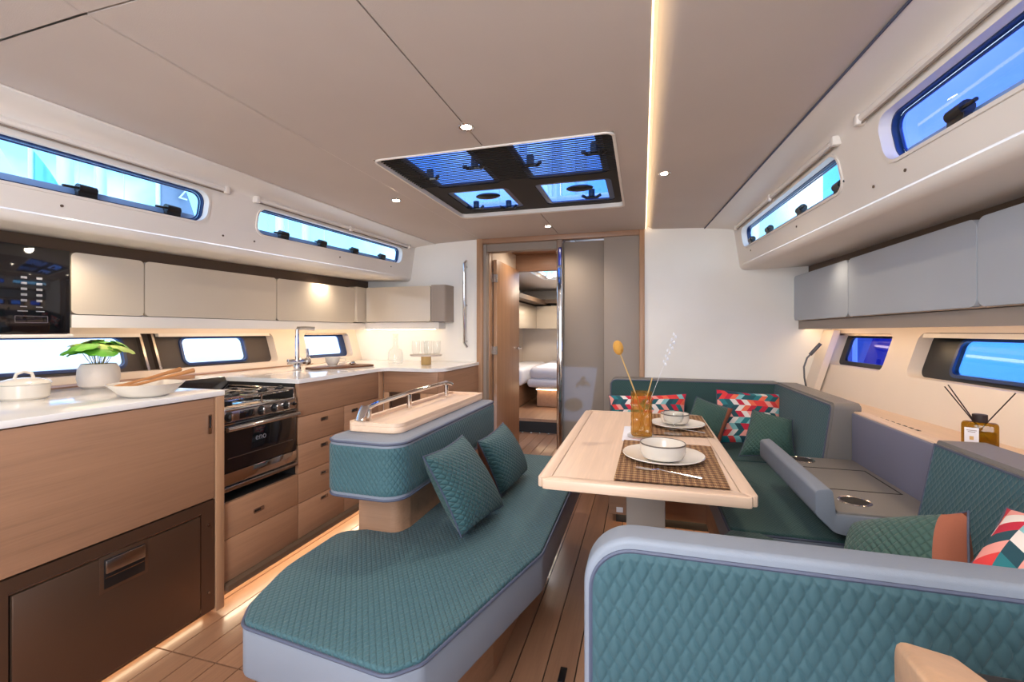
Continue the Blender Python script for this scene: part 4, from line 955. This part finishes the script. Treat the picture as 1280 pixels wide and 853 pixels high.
# seat: right arm, far arm, near arm
def seatc(P, rad, z0=.335, nm='seat_cushion'):
    o_ = fillet(P, rad, 6)
    G().prism(o_, z0, .447, .010, 3).build(nm, 'vinyl', t); cushion_top(o_, .46, t, 'tealfine')
    G().tube([(x, y, .4475) for x, y in o_], .004, 6, closed=True).build('piping', 'pipe', t)
seatc([(.315, 1.86), (.86, 1.86), (.86, 2.855), (.315, 2.855)], .02)
seatc([(-.22, 2.86), (.86, 2.86), (.86, 3.385), (-.22, 3.385)], [.05, .02, .02, .02])
seatc([(.05, .84), (.86, .84), (.86, 1.40), (.42, 1.855), (.315, 1.855), (.05, 1.45)], [.03, .02, .02, .02, .02, .1])
G().box(-.155, -.115, 2.866, 2.87, .085, .115).build('maker_plate', 'napkin', t); G().box(-.20, .36, 2.87, 3.40, .07, .33).build('seat_base', 'oakx', t); G().box(.36, .95, 1.0, 3.40, .07, .33).build('seat_base', 'oak', t)
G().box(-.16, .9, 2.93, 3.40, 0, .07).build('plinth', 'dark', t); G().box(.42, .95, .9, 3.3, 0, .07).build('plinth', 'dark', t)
G().box(.10, .36, .84, 1.35, .07, .33).build('seat_base', 'oakx', t)
G().box(-.15, .36, 2.91, 2.92, .062, .069).build('light_strip', 'warm', t)
G().box(.395, .405, 1.4, 3.0, .062, .069).build('light_strip', 'warm', t)
# far backrest (faces the camera)
def backY(x0, x1, y0, y1, z0, z1, r, mat, left=True, right=False, body='vinylt'):
    my = lambda a, b, o: Vector((a, y0 + o, b))
    P = fillet([(x0, z0), (x1, z0), (x1, z1), (x0, z1)], [.02, .02, r if right else .01, r if left else .01], 8)
    G().prism([(a, b) for a, b in P], 0, y1 - y0, .016, 3, M=Matrix(((1, 0, 0, 0), (0, 0, 1, y0), (0, 1, 0, 0), (0, 0, 0, 1)))).build('backrest', body, t)
    Q = inset(P, .012); G().mapped(Q, [], my, -.004, .004).build('backrest_face', mat, t, uv=True)
    G().tube([my(a, b, -.002) for a, b in Q], .004, 6, closed=True).build('piping', 'pipe', t)
backY(-.232, .875, 3.385, 3.505, .44, .862, .05, 'tealfine')
# right backrests: front face towards -X, leaning slightly
def backX(y0, y1, z0, z1, x0, lean, th, mat, r0, r1, body='vinylt'):
    mxx = lambda a, b, o: Vector((x0 + lean * (b - z0) / (z1 - z0) + o, a, b))
    P = fillet([(y0, z0), (y1, z0), (y1, z1), (y0, z1)], [.03, .02, r1, r0], 7)
    g = G(); g.mapped(P, [], mxx, .008, th - .008); g.mapped(inset(P, .010), [], mxx, 0, th); g.build('backrest', body, t)
    Q = inset(P, .014)
    G().mapped(Q, [], mxx, -.004, .004).build('backrest_face', mat, t, uv=True)
    G().tube([mxx(a, b, -.002) for a, b in Q], .004, 6, closed=True).build('piping', 'pipe', t)
backX(2.44, 3.38, .46, .866, .80, .055, .12, 'teal', .03, .02)
backX(.84, 1.70, .46, .868, .79, .075, .13, 'teal', .05, .01)
# near backrest: its back is turned to the camera, really quilted
x0, x1, z0, z1 = -.095, 1.30, .38, .862
yn0, yn1 = .764, .828
P = fillet([(x0, z0), (x1, z0), (x1, z1), (x0, z1)], [.03, .01, .01, .085], 12)
G().prism(P, 0, yn1 - yn0, .020, 5, M=Matrix(((1, 0, 0, 0), (0, 0, 1, yn0), (0, 1, 0, 0), (0, 0, 0, 1)))).build('backrest', 'vinyl', t)
Q = inset(P, .020)
qb = bmesh.new(); nx_, nz_ = 600, 170; qx0, qx1, qz0, qz1 = x0 + .012, 1.2, .52, z1 - .020
rad = .072
def qh(u, v):
    a = (u / .022 + v / .044 + .09 * math.sin(v * 143)); b = (u / .022 - v / .044)
    da = abs(a % 1 - .5) * 2; db = abs(b % 1 - .5) * 2
    return max(0, (1 - da ** 3)) ** .55 * max(0, (1 - .8 * db ** 4)) ** .6
gv = []
for i in range(nx_ + 1):
    row = []
    for j in range(nz_ + 1):
        X = lerp(qx0, qx1, i / nx_); Z = lerp(qz0, qz1, j / nz_); e1 = X - qx0; e2 = qz1 - Z
        if e1 < rad and e2 < rad:
            dx, dz = rad - e1, rad - e2; m = max(dx, dz); L_ = math.hypot(dx, dz)
            if L_ > 0: X = qx0 + rad - dx * m / L_; Z = qz1 - rad + dz * m / L_
            ed_ = rad - m
        else: ed_ = min(e1, e2)
        k = min(1, ed_ / .012); h_ = qh(X, Z) * .0055 * k + .002 * k
        row.append(qb.verts.new((X, yn0 - .0010 - h_, Z)))
    gv.append(row)
for i in range(nx_):
    for j in range(nz_): qb.faces.new((gv[i][j], gv[i + 1][j], gv[i + 1][j + 1], gv[i][j + 1]))
g = G(); g.b.free(); g.b = qb; g.build('quilted_back', 'tealf', t, uv=True, ang=80)
pp = [(qx0, yn0 - .001, .52)] + [(a, yn0 - .001, b) for a, b in reversed(fillet([(qx0, z0), (x1 + .1, z0), (x1 + .1, qz1), (qx0, qz1)], [0, 0, 0, rad], 12)[3:])] + [(1.2, yn0 - .001, qz1)]
pp = [(qx0, yn0 - .001, .5)] + [(qx0 + rad - rad * math.cos(a), yn0 - .001, qz1 - rad + rad * math.sin(a)) for a in [math.pi / 2 * k / 12 for k in range(13)]] + [(1.2, yn0 - .001, qz1)]
G().tube(pp, .0035, 6).build('piping', 'pipe', t)
# fold-down console in the middle of the right backrest
t = thing('armrest_console', 'grey fold-down sofa console with two steel-lined cup holders', 'console', (.75, 2.05, .53))
mxz = Matrix(((1, 0, 0, 0), (0, 0, 1, 1.70), (0, 1, 0, 0), (0, 0, 0, 1)))
prof = fillet([(.545, .60), (.60, .545), (.90, .50), (.90, .606), (.605, .606), (.595, .690), (.545, .680)], [.03, .04, .02, .004, .004, .015, .015], 5)
G().prism(prof, 0, .73, .008, 2, M=mxz).build('upholstered_body', 'vinyl', t)
G().box(.612, .925, 1.712, 2.418, .604, .613, .003).build('tray', 'vinylt', t)
G().mapped([(.63, 1.95), (.90, 1.95), (.90, 2.24), (.63, 2.24)], [[(.634, 1.954), (.896, 1.954), (.896, 2.236), (.634, 2.236)]], flat(0), .613, .6145).build('tray_groove', 'dark', t)
for (x, y) in ((.705, 1.83), (.705, 2.36)):
    h_ = G().lathe([(.040, .001), (.041, .0025), (.047, .0035), (.050, .001)], (x, y, .613)).build('cup_holder', 'chrome', t)
    G().lathe([(0, .0005), (.041, .0006)], (x, y, .6145)).build('cup_well_disc', 'dark', t)  # flat disc, its dark colour painted in for the shaded depth of a recess
G().box(.925, .965, 1.71, 2.435, .50, .826, .006).build('back_panel', 'vinylv', t)
# shelf outboard
sh = struct(G().mapped([(1.006 if False else .94, .6), (.94, YB - .005), (1.30, YB - .005), (1.36, .6)], [], flat(0), .785, .808).build('trim_3', 'light'))
sh2 = struct(G().box(.935, .985, 1.7, 2.44, .800, .832, .004).build('trim_4', 'light'))
for k in range(9):
    G().box(.992 + .002 * k, 1.040 + .002 * k, 2.51 - k * .044, 2.533 - k * .044, .807, .8095).build('vent_slot', 'dark', sh)
G().box(.93, .99, .6, YB - .01, 0, .785).build('trim_5', 'oak')['kind'] = 'structure'
G().mapped([(3.37, .80), (YB - .003, .80), (YB - .003, 1.21), (3.37, 1.21)], [], hull(1), -.05, -.012).build('trim_6', 'cream')['kind'] = 'structure'
# reading lamp on flexible stem
t = thing('reading_lamp', 'slim grey reading lamp on a flexible stem in the far right corner', 'lamp', (1.03, 3.36, .81))
G().tube([(1.03, 3.36, .81), (1.015, 3.36, .90), (1.012, 3.36, .97), (1.03, 3.36, 1.03), (1.05, 3.355, 1.055)], .0055, 8).build('flexible_stem', 'gun', t)
G().cyl((1.045, 3.355, 1.05), (1.10, 3.34, 1.125), .011, seg=14, bev=.002).build('lamp_head', 'gun', t)
G().cyl((1.03, 3.36, .808), (1.03, 3.36, .818), .02, seg=16).build('base', 'steel', t)
# reed diffuser
x, y, z = 1.075, 1.87, .8085
t = thing('reed_diffuser', 'amber glass reed diffuser with white label on the oak shelf', 'diffuser', (x, y, z))
Mr = Matrix.Translation((x, y, z)) @ Matrix.Rotation(R(-30), 4, 'Z')
g = G(); g.prism(rr(-.044, .044, -.022, .022, .012), .0, .092, .010, 3, M=Mr); g.build('bottle', 'oil', t)
G().prism(rr(-.038, .038, -.017, .017, .01), .005, .060, .002, 2, M=Mr).build('oil', 'oil', t)
G().cyl((x, y, z + .092), (x, y, z + .118), .019, seg=24, bev=.002).build('collar', 'reed', t)
lb = G().box(-.036, -.002, -.0232, -.0224, .022, .074, 0, 2, Mr).build('label', 'napkin', t)
G().box(-.024, -.014, -.0236, -.0231, .034, .046, 0, 2, Mr).build('emblem', 'straw', lb)
for kz, wd in ((.064, .024), (.059, .018)): G().box(-.019 - wd / 2, -.019 + wd / 2, -.0236, -.0231, kz, kz + .002, 0, 2, Mr).build('print_line', 'taupe', lb)
for i, (dx, dy, dz) in enumerate(((-.085, .02, .205), (-.07, .03, .21), (.075, -.03, .195))):
    G().cyl((x - dx * .45, y - dy * .4, z + .008), (x + dx, y + dy, z + dz), .0018, seg=8).build('reed', 'reed', t)
# dark nav seat top and companionway handrail at lower right
o = G().box(.31, .95, .34, .603, .70, .838, .008, 3).build('bench_top', 'black'); tag(o, 'black padded edge at the lower right corner behind the wooden handrail', 'seat')
P0 = Vector((.272, .552, .884)); D = Vector((-.300, -.845, .386)).normalized() if False else Vector((-.4116, -1.1594, .5292)).normalized()
sdv = D.cross(Vector((0, 0, 1))).normalized(); upv = sdv.cross(D).normalized()
if upv.z < 0: upv = -upv
Mh = Matrix(((D.x, upv.x, sdv.x, P0.x), (D.y, upv.y, sdv.y, P0.y), (D.z, upv.z, sdv.z, P0.z), (0, 0, 0, 1)))
o = G().prism(fillet([(0, -.10), (.42, -.10), (.42, .0), (0, .0)], [.02, 0, 0, .03], 6), -.024, .024, .008, 3, M=Mh).build('handrail', 'ash'); tag(o, 'rounded pale ash companionway handrail end at the lower right', 'handrail')
# ================================================================ OUTSIDE
o = struct(G().box(-60, 60, -40, 90, -.2, .15).build('water', 'water')) if False else None
g = G(); g.mapped([(-90, -90), (-3.2, -90), (-3.2, 90), (-90, 90)], [], flat(0), .30, .32); g.mapped([(2.2, -90), (90, -90), (90, 90), (2.2, 90)], [], flat(0), .30, .32)
o = g.build('harbour_water', 'water'); o['kind'] = 'structure'
o = G().mapped(fillet([(-3, .3), (9, .3), (9.6, 1.62), (-3, 1.50)], .3, 6), [], lambda a, b, q: Vector((-5.2 - q - .25 * (b - .3), a, b)), 0, 1.5).build('white_yacht', 'white'); tag(o, 'white hull of the yacht moored outside the galley windows', 'boat')
o = G().mapped(fillet([(8.6, .34), (15, .34), (15, 1.7), (8.3, 1.75)], .3, 6), [], lambda a, b, q: Vector((3.3 + q + .25 * (b - .3), a, b)), 0, .8).build('blue_yacht', 'navy'); tag(o, 'dark blue hull of the yacht moored outside the right-hand windows', 'boat')
def mast(x, y, h, r_, label, flags=0, z0=.3):
    t = thing('mast', label, 'mast', (x, y, z0), 'masts of the moored yachts')
    G().cyl((x, y, z0), (x, y, z0 + h), r_, seg=12).build('pole', 'alu', t)
    for zz in (.45, .72): G().cyl((x - h * .05, y, z0 + h * zz), (x + h * .05, y, z0 + h * zz), r_ * .4, seg=8).build('spreader', 'alu', t)
    for s_ in (-1, 1):
        G().cyl((x, y, z0 + h), (x + s_ * .05 * h, y, z0 + h * .72), .012, seg=6).build('shroud', 'alu', t)
        G().cyl((x + s_ * .05 * h, y, z0 + h * .72), (x + s_ * .05 * h, y, z0 + 1), .012, seg=6).build('shroud', 'alu', t)
for (x, y, h_, r_, lb) in ((-9, 3.2, 14, .10, 'white mast seen through the near galley window, towards its left'), (-10, 5.6, 15, .12, 'white mast seen through the near galley window, towards its right'), (-8, 8.5, 13, .10, 'white mast seen through the far galley window'), (-12, 14, 16, .14, 'distant white mast beyond the far galley window'), (-11, 2.6, 15, .10, 'leftmost white mast seen through the near galley window'), (-10.5, 4.4, 13, .08, 'thin white mast in the middle of the near galley window'), (-13, 8.0, 16, .12, 'distant white mast at the right end of the near galley window'), (-11, 10.5, 14, .10, 'white mast seen through the middle of the far galley window'),
                     (2.7, 12.5, 14, .10, 'white mast seen through the far right-hand window'), (3.5, 3.6, 13, .10, 'white mast seen at the right edge of the near right-hand window'), (-1.3, 10.0, 14, .13, 'white mast straight ahead seen through the roof hatch, nearest of the group'), (-2.3, 12.5, 16, .15, 'white mast seen through the roof hatch, second from its left'), (-3.4, 13.0, 15, .12, 'white mast seen through the roof hatch, leftmost of the group'), (-.7, 11.6, 17, .14, 'white mast seen through the roof hatch, rightmost of the group'), (-1.75, 13.5, 17, .10, 'thin white mast in the middle of the roof hatch view')):
    mast(x, y, h_, r_, lb, z0=.33)
def flag(x, y, z, w_, h_, mt, lb, tri=False):
    t = thing('flag', lb, 'flag', (x, y, .3))
    G().cyl((x, y, .3), (x, y, z + h_), .03, seg=8).build('flagpole', 'alu', t)
    def f(u, v): vv = v if not tri else v * (1 - u); return Vector((x + .08 * math.sin(u * 7), y + u * w_, z + vv * h_ + .1 * u))
    G().grid(16, 6, f).build('cloth', mt, t); return t
flag(-7.5, 3.0, 2.4, 1.3, 1.7, 'flagw', 'white triangular flag outside the near galley window', True)
flag(-8.6, 4.4, 2.2, 1.0, 1.7, 'flag', 'pale blue triangular flag outside the near galley window', True)
tz = flag(-7.2, 5.2, 2.2, 1.2, 1.9, 'vinyl', 'grey-blue triangular flag outside the near galley window', True)
flag(-8.4, 7.0, 2.2, 1.2, 1.8, 'flag', 'pale blue triangular flag outside the far galley window', True)
flag(2.7, 7.0, 2.4, 1.2, 2.0, 'flag', 'light blue flag outside the far right-hand window')
text('Z', .24, (-7.08, 5.50, 3.40), (R(90), 0, R(90)), 'napkin', tz)
